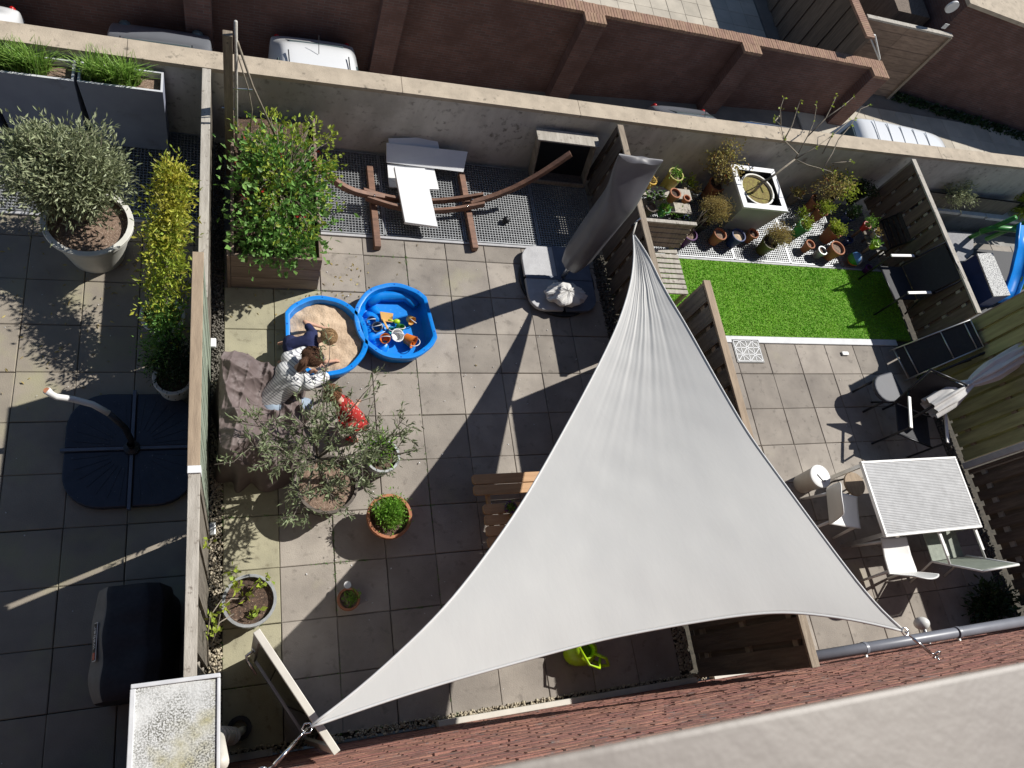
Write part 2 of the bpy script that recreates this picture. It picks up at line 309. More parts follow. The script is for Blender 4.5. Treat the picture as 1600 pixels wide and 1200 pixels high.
def brick_mat(name, c1, c2, mortar, sx, sz, axis):
    m = bpy.data.materials.new(name); m.use_nodes = True; nt = m.node_tree; b = nt.nodes['Principled BSDF']
    g = nt.nodes.new('ShaderNodeNewGeometry'); sp = nt.nodes.new('ShaderNodeSeparateXYZ'); nt.links.new(g.outputs['Position'], sp.inputs[0])
    cb = nt.nodes.new('ShaderNodeCombineXYZ')
    h = _math(nt, 'ADD', sp.outputs[0], sp.outputs[1]) if axis == 'xy' else sp.outputs[axis]
    nt.links.new(h, cb.inputs[0]); nt.links.new(sp.outputs[2] if axis != 'flat' else sp.outputs[1], cb.inputs[1])
    br = nt.nodes.new('ShaderNodeTexBrick'); nt.links.new(cb.outputs[0], br.inputs['Vector'])
    br.inputs['Color1'].default_value = (*c1, 1); br.inputs['Color2'].default_value = (*c2, 1); br.inputs['Mortar'].default_value = (*mortar, 1)
    br.inputs['Scale'].default_value = 1; br.inputs['Brick Width'].default_value = sx; br.inputs['Row Height'].default_value = sz; br.inputs['Mortar Size'].default_value = .006
    n = _noise(nt, g.outputs['Position'], 2.2)
    col = _mix(nt, br.outputs[0], tuple(c * .55 for c in c1), _ramp(nt, n, (0, 0, 0), (.8, .8, .8)))
    col = _mix(nt, col, (.5, .46, .44), _ramp(nt, _noise(nt, g.outputs['Position'], 2.9, 6, .7), (0, 0, 0), (.7, .7, .7), .70, .76))
    nt.links.new(col, b.inputs['Base Color']); b.inputs['Roughness'].default_value = .85
    bn = nt.nodes.new('ShaderNodeBump'); bn.inputs['Strength'].default_value = .6; bn.inputs['Distance'].default_value = .01
    nt.links.new(br.outputs[1], bn.inputs['Height']); bn.invert = True; nt.links.new(bn.outputs[0], b.inputs['Normal'])
    return m
M['brick_dark'] = brick_mat('alley_brick', (.175, .085, .068), (.12, .062, .052), (.15, .125, .12), .21, .063, 'xy')
M['brick_house'] = mat('house_brick', (.36, .165, .125), (.25, .115, .09), 7, .9, bump=.6, bscale=50, island=.14, spots=(.2, .16, .15), spot_scale=9, spot_lo=.6, spot_hi=.7)
M['coping_brick'] = mat('coping_brick', (.33, .2, .14), (.25, .15, .105), 8, .9, bump=.3, island=.08)
M['mortar'] = mat('mortar', (.2, .18, .17), (.14, .125, .115), 30, .95)
# striped cotton
def stripes(name, c1, c2, freq, axis):
    m = bpy.data.materials.new(name); m.use_nodes = True; nt = m.node_tree; b = nt.nodes['Principled BSDF']
    g = nt.nodes.new('ShaderNodeNewGeometry'); wv = nt.nodes.new('ShaderNodeTexWave'); wv.inputs['Scale'].default_value = freq; wv.inputs['Distortion'].default_value = 1.2
    wv.bands_direction = axis; nt.links.new(g.outputs['Position'], wv.inputs[0])
    nt.links.new(_ramp(nt, wv.outputs[1], c1, c2, .70, .80), b.inputs['Base Color']); b.inputs['Roughness'].default_value = .9; return m
M['striped'] = stripes('striped_cotton', (.66, .66, .65), (.30, .30, .33), 15.0, 'DIAGONAL')
def clear_glass(name, tint=(.75, .82, .8), a=.25):
    m = bpy.data.materials.new(name); m.use_nodes = True; nt = m.node_tree; b = nt.nodes['Principled BSDF']
    b.inputs['Base Color'].default_value = (*tint, 1); b.inputs['Roughness'].default_value = .05; b.inputs['Metallic'].default_value = 0
    t = nt.nodes.new('ShaderNodeBsdfTransparent'); t.inputs[0].default_value = (*tint, 1)
    gl = nt.nodes.new('ShaderNodeBsdfGlossy'); gl.inputs['Roughness'].default_value = .03
    fr = nt.nodes.new('ShaderNodeFresnel'); fr.inputs[0].default_value = 1.5
    mx = nt.nodes.new('ShaderNodeMixShader'); nt.links.new(fr.outputs[0], mx.inputs[0]); nt.links.new(t.outputs[0], mx.inputs[1]); nt.links.new(gl.outputs[0], mx.inputs[2])
    nt.links.new(mx.outputs[0], nt.nodes['Material Output'].inputs[0]); return m
M['pane'] = clear_glass('door_glass', (.55, .62, .58))
# ------------------------------------------------------------------ setting: ground, alley, podium
def struct(o): o['kind'] = 'structure'; return o
ZA = -3.8
struct(MB().box(-120, 120, -120, 160, -5.1, -4.8).build('ground', M['asphalt']))
b = MB()
for xa, za, xb, zb in ((-40, -4.7, 3, -4.6), (3, -4.6, 12.5, ZA - .02), (12.5, ZA - .02, 60, ZA - .02)): b.hexa([(xa, 1.6, -4.79), (xb, 1.6, -4.79), (xb, 7.6, -4.79), (xa, 7.6, -4.79)], [(xa, 1.6, za), (xb, 1.6, zb), (xb, 7.6, zb), (xa, 7.6, za)])
b.box(12.6, 60, 7.61, 30, -4.79, ZA - .02)
struct(b.build('alley', M['asphalt'])); struct(MB().box(2.5, 12.98, 7.86, 30, -4.79, ZA - .03).build('terrace', M['deck']))
b = MB(); b.box(-7, 16, -5.05, 1.50, -4.79, -.45); struct(b.build('podium', M['deck']))
b = MB(); b.box(-7, 16, -5.05, .245, -.45, -.052); struct(b.build('patio_bed', M['joint']))
# light well floor with a pale sheet seen through the grating
struct(MB().box(-7, 16, .25, 1.50, -.449, -.40).build('light_well_floor', M['pitfloor']))
tag(MB().box(.12, .62, .36, .98, -.19, -.15).build('insulation_board', M['foam']), 'white board lying under the metal grating beside the wooden planter', 'board')
tag(MB().box(-3.6, -1.9, .36, .9, -.19, -.15).build('insulation_board', M['foam']), 'white board under the grating behind the big white pot', 'board')
tag(MB().box(1.75, 2.35, .38, .95, -.25, -.2).build('insulation_board', M['pitfloor']), 'dull grey board under the grating beside the black ball', 'board')
# paving slabs
def slab_mesh(sx, sy, h=.05, ch=.006):
    b = MB(); x, y = sx / 2, sy / 2
    r0 = [(-x, -y, -h), (x, -y, -h), (x, y, -h), (-x, y, -h)]; r1 = [(-x, -y, -ch), (x, -y, -ch), (x, y, -ch), (-x, y, -ch)]
    r2 = [(-x + ch, -y + ch, 0), (x - ch, -y + ch, 0), (x - ch, y - ch, 0), (-x + ch, y - ch, 0)]
    b.add(r0 + r1 + r2, [(8, 9, 10, 11)] + [(i, (i + 1) % 4, 4 + (i + 1) % 4, 4 + i) for i in range(4)] + [(4 + i, 4 + (i + 1) % 4, 8 + (i + 1) % 4, 8 + i) for i in range(4)])
    me = bpy.data.meshes.new('slab'); me.from_pydata(np.concatenate(b.v).tolist(), [], b.f); return me
def paving(name, xs, ys, matf, z=0, skip=None, gap=.0055, tilt=.0025):
    root = bpy.data.objects.new(name, None); link(root); struct(root); ORIGIN[root] = np.zeros(3); cache = {}
    for i in range(len(xs) - 1):
        for j in range(len(ys) - 1):
            cx, cy = (xs[i] + xs[i + 1]) / 2, (ys[j] + ys[j + 1]) / 2
            if skip and skip(cx, cy): continue
            sx, sy = xs[i + 1] - xs[i] - gap, ys[j + 1] - ys[j] - gap
            m = matf(cx, cy); key = (round(sx, 3), round(sy, 3), m.name)
            if key not in cache: me = slab_mesh(sx, sy); me.materials.append(m); cache[key] = me
            o = bpy.data.objects.new('paving_slab', cache[key]); link(o); o.parent = root
            o.location = (cx + random.uniform(-.002, .002), cy + random.uniform(-.002, .002), z + random.uniform(-.004, .002))
            o.rotation_euler = (random.uniform(-tilt, tilt), random.uniform(-tilt, tilt), random.uniform(-.006, .006))
    return root
ys = [-5.0 + .5 * k for k in range(11)] + [.235]
paving('middle_patio', [-1.0 + .5 * k for k in range(10)], ys, lambda x, y: M['tile_moss'] if (x < -.5 and y < -1.0) or (x < 0 and -1.5 < y < -.5) else M['tile'])
paving('left_patio', [-4.3 + .5 * k for k in range(7)] + [-1.22], ys, lambda x, y: M['tile_l'])
paving('right_patio', [3.79 + .52 * k for k in range(10)], [-5.0 + .5 * k for k in range(8)] + [-1.05], lambda x, y: M['tile'])
paving('far_patio', [8.86 + .5 * k for k in range(9)], [-1.0, -.5, 0, .5, .98], lambda x, y: M['tile'], z=-.015)
# lawn of artificial turf with pale edging
b = MB(); b.box(3.8, 8.62, -.94, .24, -.05, .004); lawn = b.build('lawn', M['turfbase']); lawn['kind'] = 'structure'
n = 34000; p_ = np.stack([RNG.uniform(3.82, 8.6, n), RNG.uniform(-.93, .23, n), np.full(n, .003)], 1)
d_ = np.stack([RNG.normal(0, .5, n), RNG.normal(0, .5, n), np.full(n, 1.)], 1)
b = MB(); b.leaves(p_, d_ * (1.6, 1.6, .6), .03, .010, .25, .5); o = b.build('turf_blades', M['turf']); tag(o, 'bright green artificial turf between the flower pots and the paving', 'turf', kind='stuff')
b = MB(); b.box(4.75, 8.3, -1.045, -.945, -.05, .012); tag(b.build('lawn_edging', M['planterrim'], bevel=.006), 'pale straight kerb strip between the green lawn and grey paving', 'kerb')
# metal gratings over the light well, panel by panel
def grating(x0, x1, y0, y1, pitch=.036, z=0, parent=None):
    b = MB(); nx = max(1, int((x1 - x0) / pitch)); ny = max(1, int((y1 - y0) / pitch))
    for i in range(nx + 1): x = x0 + (x1 - x0) * i / nx; b.box(x - .0035, x + .0035, y0, y1, z - .03, z - .002)
    for j in range(ny + 1): y = y0 + (y1 - y0) * j / ny; b.box(x0, x1, y - .0035, y + .0035, z - .03, z - .0035)
    for (xa, xb, ya, yb) in ((x0 - .008, x0 + .008, y0, y1), (x1 - .008, x1 + .008, y0, y1), (x0, x1, y0 - .008, y0 + .008), (x0, x1, y1 - .008, y1 + .008)):
        b.box(xa, xb, ya, yb, z - .032, z + .001)
    return b.build('grating_panel', M['galv'], parent)
def grate_run(name, xs):
    root = bpy.data.objects.new(name, None); link(root); struct(root); ORIGIN[root] = np.zeros(3)
    for a, c in zip(xs[:-1], xs[1:]): grating(a + .012, c - .012, .30, 1.49, parent=root)
    k = MB(); k.box(xs[0], xs[-1], .247, .277, -.06, .006); k.build('edge_angle', M['greyslab'], root)
grate_run('middle_grating', [.02, .78, 1.78, 2.78, 3.62]); grate_run('left_grating', [-4.2, -3.2, -2.2, -1.24]); grate_run('right_grating', [3.8, 4.8, 5.8, 6.8, 7.8, 8.62])
# pebble strips
def pebbles(name, x0, x1, y0, y1, n, m, label, r=(.010, .022), z=.0):
    b = MB(); c = np.array([(1, 0, 0), (-1, 0, 0), (0, 1, 0), (0, -1, 0), (0, 0, 1), (0, 0, -1)], float)
    fs = [(0, 2, 4), (2, 1, 4), (1, 3, 4), (3, 0, 4), (2, 0, 5), (1, 2, 5), (3, 1, 5), (0, 3, 5)]
    V = []; F = []
    for i in range(n):
        rr = random.uniform(*r); R_ = np.array(Euler((random.random() * 6, random.random() * 6, random.random() * 6)).to_matrix())
        q = (c * (rr, rr * random.uniform(.6, .9), rr * random.uniform(.5, .8))) @ R_.T + (random.uniform(x0, x1), random.uniform(y0, y1), z + random.uniform(-.012, .012))
        F += [tuple(k + 6 * i for k in f) for f in fs]; V.append(q)
    b.v = [np.concatenate(V)]; b.f = F; b.m = [0] * len(F); b.n = 6 * n
    o = b.build(name, m, smooth=True); return tag(o, label, 'pebbles', kind='stuff')
pebbles('pebble_strip', -1.115, -1.005, -4.95, -1.6, 2100, M['pebble'], 'cream pebbles along the foot of the left fence')
pebbles('pebble_strip', -1.115, -1.005, -1.6, 1.4, 1700, M['pebbled'], 'dark pebbles between the left fence and the wooden planter')
pebbles('pebble_strip', 3.5, 3.66, -4.95, -2.9, 1500, M['pebble'], 'cream pebbles along the tall fence beside the green watering can')
pebbles('pebble_strip', 3.48, 3.66, -2.9, .2, 2200, M['pebbled'], 'dark pebbles under the fence beside the parasol base')
pebbles('pebble_strip', -1.0, 8.6, -5.06, -4.985, 3300, M['pebble'], 'pebbles in the narrow drain strip along the house wall')
pebbles('pebble_strip', 8.48, 8.66, -4.95, -1.1, 1700, M['pebbled'], 'dark pebbles along the mossy fence beside the table')
pebbles('scattered_petals', -.4, 3.4, -4.9, -.1, 120, M['foam'], 'white petals and pebbles scattered over the middle paving', (.006, .013), .006)
pebbles('scattered_petals', -4, -1.3, -4.9, -.1, 40, M['foam'], 'white specks scattered over the left paving', (.005, .010), .006)
pebbles('scattered_petals', 4.4, 8.3, -4.9, -1.1, 40, M['foam'], 'white specks scattered over the right paving', (.005, .010), .006)
# moss and grass in the joints
pp = []
for k in range(900):
    if random.random() < .5: x, y = -1.0 + .5 * random.randint(0, 4), random.uniform(-4.9, .1)
    else: x, y = random.uniform(-1, 1.2) , -5 + .5 * random.randint(0, 10)
    if math.sin(x * 7 + 1.3) + math.sin(y * 5 + x * 3) < .2: continue
    for _ in range(5): pp.append((x + random.gauss(0, .006), y + random.gauss(0, .006), -.01))
pp = np.array(pp); b = MB(); b.leaves(pp, np.tile((0, 0, 1.), (len(pp), 1)), .022, .008, .8); tag(b.build('joint_moss', M['l_green']), 'tiny moss tufts in the joints of the middle paving', 'moss', kind='stuff')
n = 170; q_ = np.concatenate([np.stack([RNG.normal(.1, .5, n), RNG.normal(-.55, .45, n), np.full(n, .006)], 1), np.stack([RNG.normal(-2.3, .7, n), RNG.normal(-.6, .6, n), np.full(n, .006)], 1)])
q_ = q_[(q_[:, 0] < -1.25) | (q_[:, 0] > -.95)]; q_ = q_[q_[:, 1] < .2]; b = MB(); b.leaves(q_, np.stack([RNG.normal(0, 1, len(q_)), RNG.normal(0, 1, len(q_)), np.full(len(q_), .08)], 1), .04, .02, .1, .1); tag(b.build('fallen_leaves', M['l_dry']), 'dry leaves fallen on the paving near the planters', 'leaves', kind='stuff')
pebbles('spilled_sand', -.45, .6, -1.75, -.55, 900, M['sand'], 'sand grains spilled on the paving around the sandpit', (.002, .005), .003)
# ------------------------------------------------------------------ concrete garden wall
wy = [(-8, 1.50), (-3, 1.50), (-1, 1.50), (1.43, 1.54), (5, 1.59), (8.2, 1.67), (11.3, 1.77), (17, 1.95)]
T_ = .24; top = 1.03
gw = thing('garden_wall', 'long low concrete wall with flat pale coping between gardens and alley', 'wall', (4, 1.65, 0))
b = MB()
for (xa, ya), (xb, yb) in zip(wy[:-1], wy[1:]):
    b.hexa([(xa, ya + .012, -4.75), (xb, yb + .012, -4.75), (xb, yb + T_ - .012, -4.75), (xa, ya + T_ - .012, -4.75)], [(xa, ya + .012, top - .05), (xb, yb + .012, top - .05), (xb, yb + T_ - .012, top - .05), (xa, ya + T_ - .012, top - .05)])
b.build('wall_body', M['conc'], gw)
def wyf(x): return float(np.interp(x, [q[0] for q in wy], [q[1] for q in wy]))
joints = [-8, -5.2, -1.9, .9, 3.15, 6.3, 9.4, 12.2, 17]
for xa, xb in zip(joints[:-1], joints[1:]):
    c = MB(); n = 6
    for k in range(n):
        x0, x1 = xa + .003 + (xb - xa - .006) * k / n, xa + .003 + (xb - xa - .006) * (k + 1) / n
        c.hexa([(x0, wyf(x0), top - .05), (x1, wyf(x1), top - .05), (x1, wyf(x1) + T_, top - .05), (x0, wyf(x0) + T_, top - .05)], [(x0, wyf(x0), top), (x1, wyf(x1), top), (x1, wyf(x1) + T_, top), (x0, wyf(x0) + T_, top)])
    c.build('coping_slab', M['coping'], gw)
# ------------------------------------------------------------------ house wall of real bricks, sill, trim
house = thing('brick_house', 'red brick house wall dropping away below the window sill', 'house', (3, -5.2, 0))
b = MB(); b.box(-6, 11, -5.45, -5.088, -.4, 6.86); b.build('wall_core', M['mortar'], house)
V = []; nb = 0
z = 0.0; row = 0
while z < 6.75:
    x = -2.6 - (row % 2) * .11
    while x < 9.6:
        pr = -5.075 + random.uniform(-.003, .003); 
        if random.random() < .012: pr -= .012
        V.append([(x, -5.1, z), (x + .208, -5.1, z), (x + .208, -5.1, z + .052), (x, -5.1, z + .052), (x + .002, pr, z + .001), (x + .206, pr + random.uniform(-.003, .003), z + .001), (x + .206, pr, z + .051), (x + .002, pr, z + .051)]); x += .219; nb += 1
    z += .0635; row += 1
F = np.array([(4, 5, 6, 7), (0, 1, 5, 4), (1, 2, 6, 5), (2, 3, 7, 6), (3, 0, 4, 7)])
b = MB(); b.v = [np.array(V).reshape(-1, 3)]; b.f = [tuple(f + 8 * k) for k in range(nb) for f in F]; b.m = [0] * len(b.f); b.n = 8 * nb
o = b.build('bricks', M['brick_house'], house); o['kind'] = 'stuff'
b = MB(); b.hexa([(-4, -4.83, 6.865), (6, -4.83, 6.865), (6, -5.45, 6.865), (-4, -5.45, 6.865)][::-1], [(-4, -4.784, 6.93), (6, -4.784, 6.93), (6, -5.45, 6.95), (-4, -5.45, 6.95)][::-1]); b.build('window_sill', M['sill'], house, bevel=.005, seg=3)
b = MB(); b.box(.84, 3.62, -5.075, -5.022, -.05, .10); b.build('door_threshold', M['cream'], house, bevel=.006)
b = MB(); b.box(3.86, 8.4, -5.075, -5.04, -.05, .06); b.build('plinth_strip', M['cream'], house)
b = MB(); b.box(-2.0, -.6, -5.07, -5.02, -.05, .12); b.build('plinth', M['conc'], house)
# slab canopy with lichen, left
can = thing('entrance_canopy', 'white flat canopy panel speckled with lichen above the covered grill', 'canopy', (-1.17, -4.8, 2.5))
b = MB(); b.hexa([(-1.39, -4.51, 2.54), (-1.39, -5.08, 2.54), (-.96, -5.08, 2.54), (-.96, -4.53, 2.54)][::-1], [(-1.39, -4.51, 2.6), (-1.39, -5.08, 2.6), (-.96, -5.08, 2.6), (-.96, -4.53, 2.6)][::-1]); b.build('panel', M['lichen'], can, bevel=.006)
b = MB(); b.box(-1.0 + .028, -.955, -5.07, -4.525, 2.50, 2.612); b.box(-1.4, -.955, -4.523, -4.50, 2.50, 2.612); b.box(-1.402, -1.375, -5.07, -4.525, 2.50, 2.612); b.build('edge_trim', M['planterrim'], can, bevel=.004)
for x in (-1.34, -1.0): MB().bar((x, -5.06, 2.2), (x, -4.7, 2.51), .03, .03).build('bracket', M['alu'], can)
# downpipe with rings, drain collar
dp = thing('downpipe', 'beige ribbed downpipe bend beside the white canopy', 'pipe', (-.90, -4.98, 0))
pts = [P(338, 1150, 1.5), P(352, 1152, 1.15), P(362, 1150, .7), P(372, 1145, .35), P(380, 1140, 0.02)]
path = [np.array(pts[0]) * (1 - t) + np.array(pts[1]) * t for t in np.linspace(0, 1, 5)]
b = MB(); b.tube([(-.955, -4.96, 2.4)] + [tuple(q) for q in pts], [.045, .05, .055, .05, .035, .03], 14); b.build('pipe', M['cream'], dp, smooth=True)
for k, t in enumerate(np.linspace(0, 1, 5)):
    c = np.array(pts[0]) * (1 - t) + np.array(pts[2]) * t; d = np.array(pts[2]) - np.array(pts[0]); d /= np.linalg.norm(d)
    MB().tube([c - d * .02, c + d * .02], .066, 16).build('ring', M['cream'], dp, smooth=True, auto=40)
c = P(374, 1138, 0.01); MB().lathe([(.10, 0), (.10, .03), (.062, .03), (.06, -.02)], c, 20).build('drain_collar', M['black'], dp, smooth=True, auto=40)
# horizontal grey pipe on the right
gp = thing('grey_drainpipe', 'long grey plastic drainpipe running along the house wall', 'pipe', (6, -5, 1))
b = MB(); b.tube([(3.86, -4.985, 1.02), (6, -4.985, 1.0), (9.5, -4.985, .96)], .055, 18); b.build('pipe', M['pvc'], gp, smooth=True)
for x in (5.05, 6.35, 7.9): MB().tube([(x - .018, -4.985, 1.005), (x + .018, -4.985, 1.005)], .062, 18).build('clip', M['pvc'], gp, smooth=True, auto=40); MB().bar((x, -5.07, 1.0), (x, -4.96, 1.0), .02, .02).build('bracket', M['alu'], gp)
c = P(1440, 974, .55); lamp = thing('wall_lamp', 'white dome wall lamp just above the grey drainpipe', 'lamp', (c[0], -5.0, c[2]))
MB().ball((c[0], c[1], c[2]), .085, 20, 12, sc=(1, .85, 1)).build('dome', M['white'], lamp, smooth=True)
MB().tube([(c[0], -5.07, c[2]), (c[0], c[1], c[2])], .03, 14).build('mount', M['alu'], lamp, smooth=True, auto=40)
# ------------------------------------------------------------------ fences of upright boards
def fence_y(name, label, x, y0, y1, h, side, bm, cm, bw=.145, pitch=.19, cap=True, capw=.085, batm=None, posts=True, group=None, lean=0.0):
    """x = middle plane, boards alternate on both faces of three rails"""
    t = thing(name, label, 'fence', (x, (y0 + y1) / 2, 0), group)
    batm = batm or cm
    for z in (.22, h * .52, h - .16): MB().box(x - .018, x + .018, y0 + .01, y1 - .01, z - .035, z + .035).build('rail', batm, t)
    k = 0; y = y0 + .006; meshes = {}
    while y < y1 - .04:
        w_ = min(bw, y1 - .006 - y)
        for s, off in ((side, 0), (-side, pitch / 2)):
            ya = y + off; yb = min(ya + w_, y1 - .004)
            if yb - ya < .03: continue
            xa = x + s * .019; xb = x + s * (.037 + random.uniform(0, .003)); hh = h - .03 - random.uniform(0, .01)
            MB().box(min(xa, xb), max(xa, xb), ya, yb, .03, hh).build('board', bm, t)
        y += pitch
    if posts:
        n = max(1, round((y1 - y0) / 1.8))
        for i in range(n + 1):
            yy = y0 + (y1 - y0) * i / n; yy = min(max(yy, y0 + .036), y1 - .036)
            MB().box(x - .0175, x + .0175, yy - .033, yy + .033, 0, h - .035).build('post', batm, t)
    if cap: MB().box(x - capw / 2, x + capw / 2, y0, y1, h - .028, h).build('top_cap', cm, t, bevel=.004)
    return t
fence_y('board_fence', 'low weathered board fence with a pale cap behind the wooden planter', -1.16, -1.22, 1.49, 1.03, 1, M['wood_grey'], M['wood_white'], bw=.16)
fence_y('board_fence', 'tall fence with brown cap and pale green boards beside the taupe cover', -1.16, -3.04, -1.24, 1.80, 1, M['wood_green'], M['wood_cap'], bw=.1, pitch=.115)
fence_y('board_fence', 'tall weathered grey board fence nearest the white lichen canopy', -1.155, -5.05, -3.10, 1.80, 1, M['wood_grey'], M['wood_white'], bw=.3, pitch=.37, capw=.08)
o = MB().box(-1.2, -1.11, -3.098, -3.042, 1.70, 1.815).build('post_cap', M['foam'], bevel=.004); tag(o, 'small white cap on the post between the two tall left fence panels', 'post cap')
fence_y('board_fence', 'low dark board fence with grey cap beside the closed parasol', 3.69, -1.2, 1.5, 1.03, -1, M['wood_v'], M['wood_old'], bw=.2, pitch=.26)
fence_y('board_fence', 'tall grey-green board fence panel jutting above the lawn corner', 3.71, -3.12, -1.24, 1.80, -1, M['wood_grey'], M['wood_cap'], bw=.18, pitch=.235)
fence_y('board_fence', 'tall brown board fence panel ending at the house wall under the sail', 3.735, -5.04, -3.14, 1.80, -1, M['wood_v'], M['wood_old'], bw=.18, pitch=.235, batm=M['wood_old'])
fence_y('board_fence', 'low dark board fence with pale cap beside the black armchair', 8.76, -1.03, 1.62, 1.03, -1, M['wood_v'], M['wood_white'], bw=.17, pitch=.22)
fence_y('board_fence', 'tall mossy green board fence behind the white closed parasol', 8.76, -2.86, -1.06, 1.80, -1, M['wood_mossy'], M['wood_cap'], bw=.16, pitch=.2)
fence_y('board_fence', 'tall dark brown board fence with pale rail spots right of the table', 8.76, -5.04, -2.98, 1.80, -1, M['wood_v'], M['wood_cap'], bw=.13, pitch=.2, batm=M['wood_white'])
o = MB().box(8.68, 8.78, -2.965, -2.88, 0, 1.85).build('fence_post', M['planterrim'], bevel=.006); tag(o, 'pale upright post between the mossy and the brown fence', 'post')
o = MB().box(4.69, 4.75, -1.4, -.86, -.02, .05).build('edging_board', M['wood_white'], bevel=.004); tag(o, 'short white edging board at the corner of lawn and paving', 'board')
# ------------------------------------------------------------------ across the alley
def row_bricks(x0, x1, y0, y1, z, h, pitch=.068):
    b = MB(); x = x0
    while x < x1 - .02: b.box(x, min(x + pitch - .01, x1), y0 + random.uniform(-.004, .004), y1 + random.uniform(-.004, .004), z, z + h + random.uniform(-.003, .003)); x += pitch
    return b
bw_ = thing('alley_wall', 'dark brick wall with brick coping and pilasters across the alley', 'wall', (4, 7.7, -4.6))
MB().box(-9, 13.95, 7.6, 7.83, -4.78, -2.17).build('wall_body', M['brick_dark'], bw_)
o = row_bricks(-9, 13.95, 7.57, 7.86, -2.17, .07).build('coping', M['coping_brick'], bw_)
for x in (-1.78, 1.72, 5.80, 9.72, 13.5):
    p = MB().box(x, x + .47, 7.33, 7.599, -4.78, -2.171).build('pilaster', M['brick_dark'], bw_)
    row_bricks(x - .01, x + .48, 7.305, 7.569, -2.17, .072).build('pilaster_cap', M['coping_brick'], p)
ws = thing('boarded_side_wall', 'dark boarded wall running away from the alley behind the brick wall', 'wall', (13.1, 9.5, ZA))
y = 7.87; k = 0
while y < 12.4:
    MB().box(13.0 + .035 * (k % 2), 13.1, y, y + .27, ZA, -1.62).build('board', M['wood_v'], ws); y += .28; k += 1
row_b = MB()
yy = 7.87
while yy < 12.4: row_b.box(12.95, 13.2, yy, yy + .058, -1.61, -1.55); yy += .068
row_b.build('coping', M['coping_brick'], ws)
pg = thing('plank_screen', 'grey timber plank screen between the brick wall and the corner house', 'fence', (14.8, 8.7, ZA))
for k in range(10):
    z0 = ZA + .03 + k * .208
    for xa, xb in ((13.45, 14.8), (14.81, 16.15)): MB().box(xa, xb, 8.70 + random.uniform(0, .01), 8.73, z0, z0 + .2).build('plank', mat('screen_plank', (.30, .215, .16), (.20, .14, .105), 6, .85, bump=.4, bscale=30, stretch=(.6, 3, 3), rnd=.22), pg)
MB().box(13.4, 16.22, 8.66, 8.78, ZA + 2.12, ZA + 2.17).build('top_rail', M['wood_white'], pg); MB().box(16.15, 16.24, 8.65, 8.74, ZA, ZA + 2.12).build('corner_post', M['wood_old'], pg)
c0 = P(1362, 55, -2.1); lad = thing('folding_trestle', 'white folded metal trestle leaning behind the end of the brick wall', 'trestle', (13.6, 8.2, -2.5))
b = MB(); b.tube([PY(1357, 53, 8.3), PY(1374, 94, 8.3)], .02, 8); b.tube([PY(1367, 55, 8.3), PY(1375, 92, 8.3)], .02, 8); b.tube([PY(1357, 53, 8.3), PY(1367, 55, 8.3)], .02, 8); b.build('frame', M['white'], lad, smooth=True)
rh = thing('corner_house', 'dark brick house with pale flat roof at the alley corner', 'house', (18.5, 9.5, ZA))
d = np.array((5.1, -.8, 0)); d /= np.linalg.norm(d); nrm = np.array((.155, .99, 0)); A_ = np.array((16.27, 9.1, ZA))
q = [A_, A_ + d * 12, A_ + d * 12 + nrm * 8, A_ + nrm * 8]
up = np.array((0, 0, 2.75)); MB().hexa(q, [v + up for v in q]).build('wall', M['brick_dark'], rh)
MB().hexa([v + up + (0, 0, .004) for v in (q[0] - d * .04 - nrm * .06, q[1] - nrm * .06, q[2], q[3] - d * .04)], [v + up + (0, 0, .1) for v in (q[0] - d * .04 - nrm * .06, q[1] - nrm * .06, q[2], q[3] - d * .04)]).build('roof', M['coping'], rh)
q0 = A_ + (-1.2, 0.5, 0); MB().hexa([q0, q0 + (1.1, 0, 0), q0 + (1.1, 6, 0), q0 + (0, 6, 0)], [q0 + (0, 0, 1.9), q0 + (1.1, 0, 1.9), q0 + (1.1, 6, 2.2), q0 + (0, 6, 2.2)]).build('lean_to', M['wood_v'], rh)
c = PY(1488, 12, 8.9); b = MB(); b.tube([c + (0, .0, 0), c + (0, .05, 0)], .16, 20); b.build('vent_disc', M['white'], rh, smooth=True, auto=40)
c = PY(1477, 41, 8.66); MB().bar(c + (-.07, 0, 0), c + (.07, 0, 0), .01, .14).build('small_sign', M['white'], rh)
n = 1500; xx = RNG.uniform(16.4, 26, n); p_ = np.stack([xx, 9.0 - (xx - 16.25) * .157 - RNG.uniform(0, .35, n), np.full(n, ZA)], 1)
b = MB(); b.leaves(p_, np.tile((0, -.3, .8), (n, 1)), .14, .07, .5); tag(b.build('wall_weeds', M['l_dark']), 'dark weeds growing along the foot of the corner house', 'weeds', kind='stuff')
paving('alley_paving', [12.6 + .6 * k for k in range(22)], [5.2 + .6 * k for k in range(6)], lambda x, y: M['tile_b'], z=ZA + .03)
paving('terrace_paving', [3 + .5 * k for k in range(20)], [7.88 + .5 * k for k in range(11)], lambda x, y: M['tile_b'], z=ZA + .03)
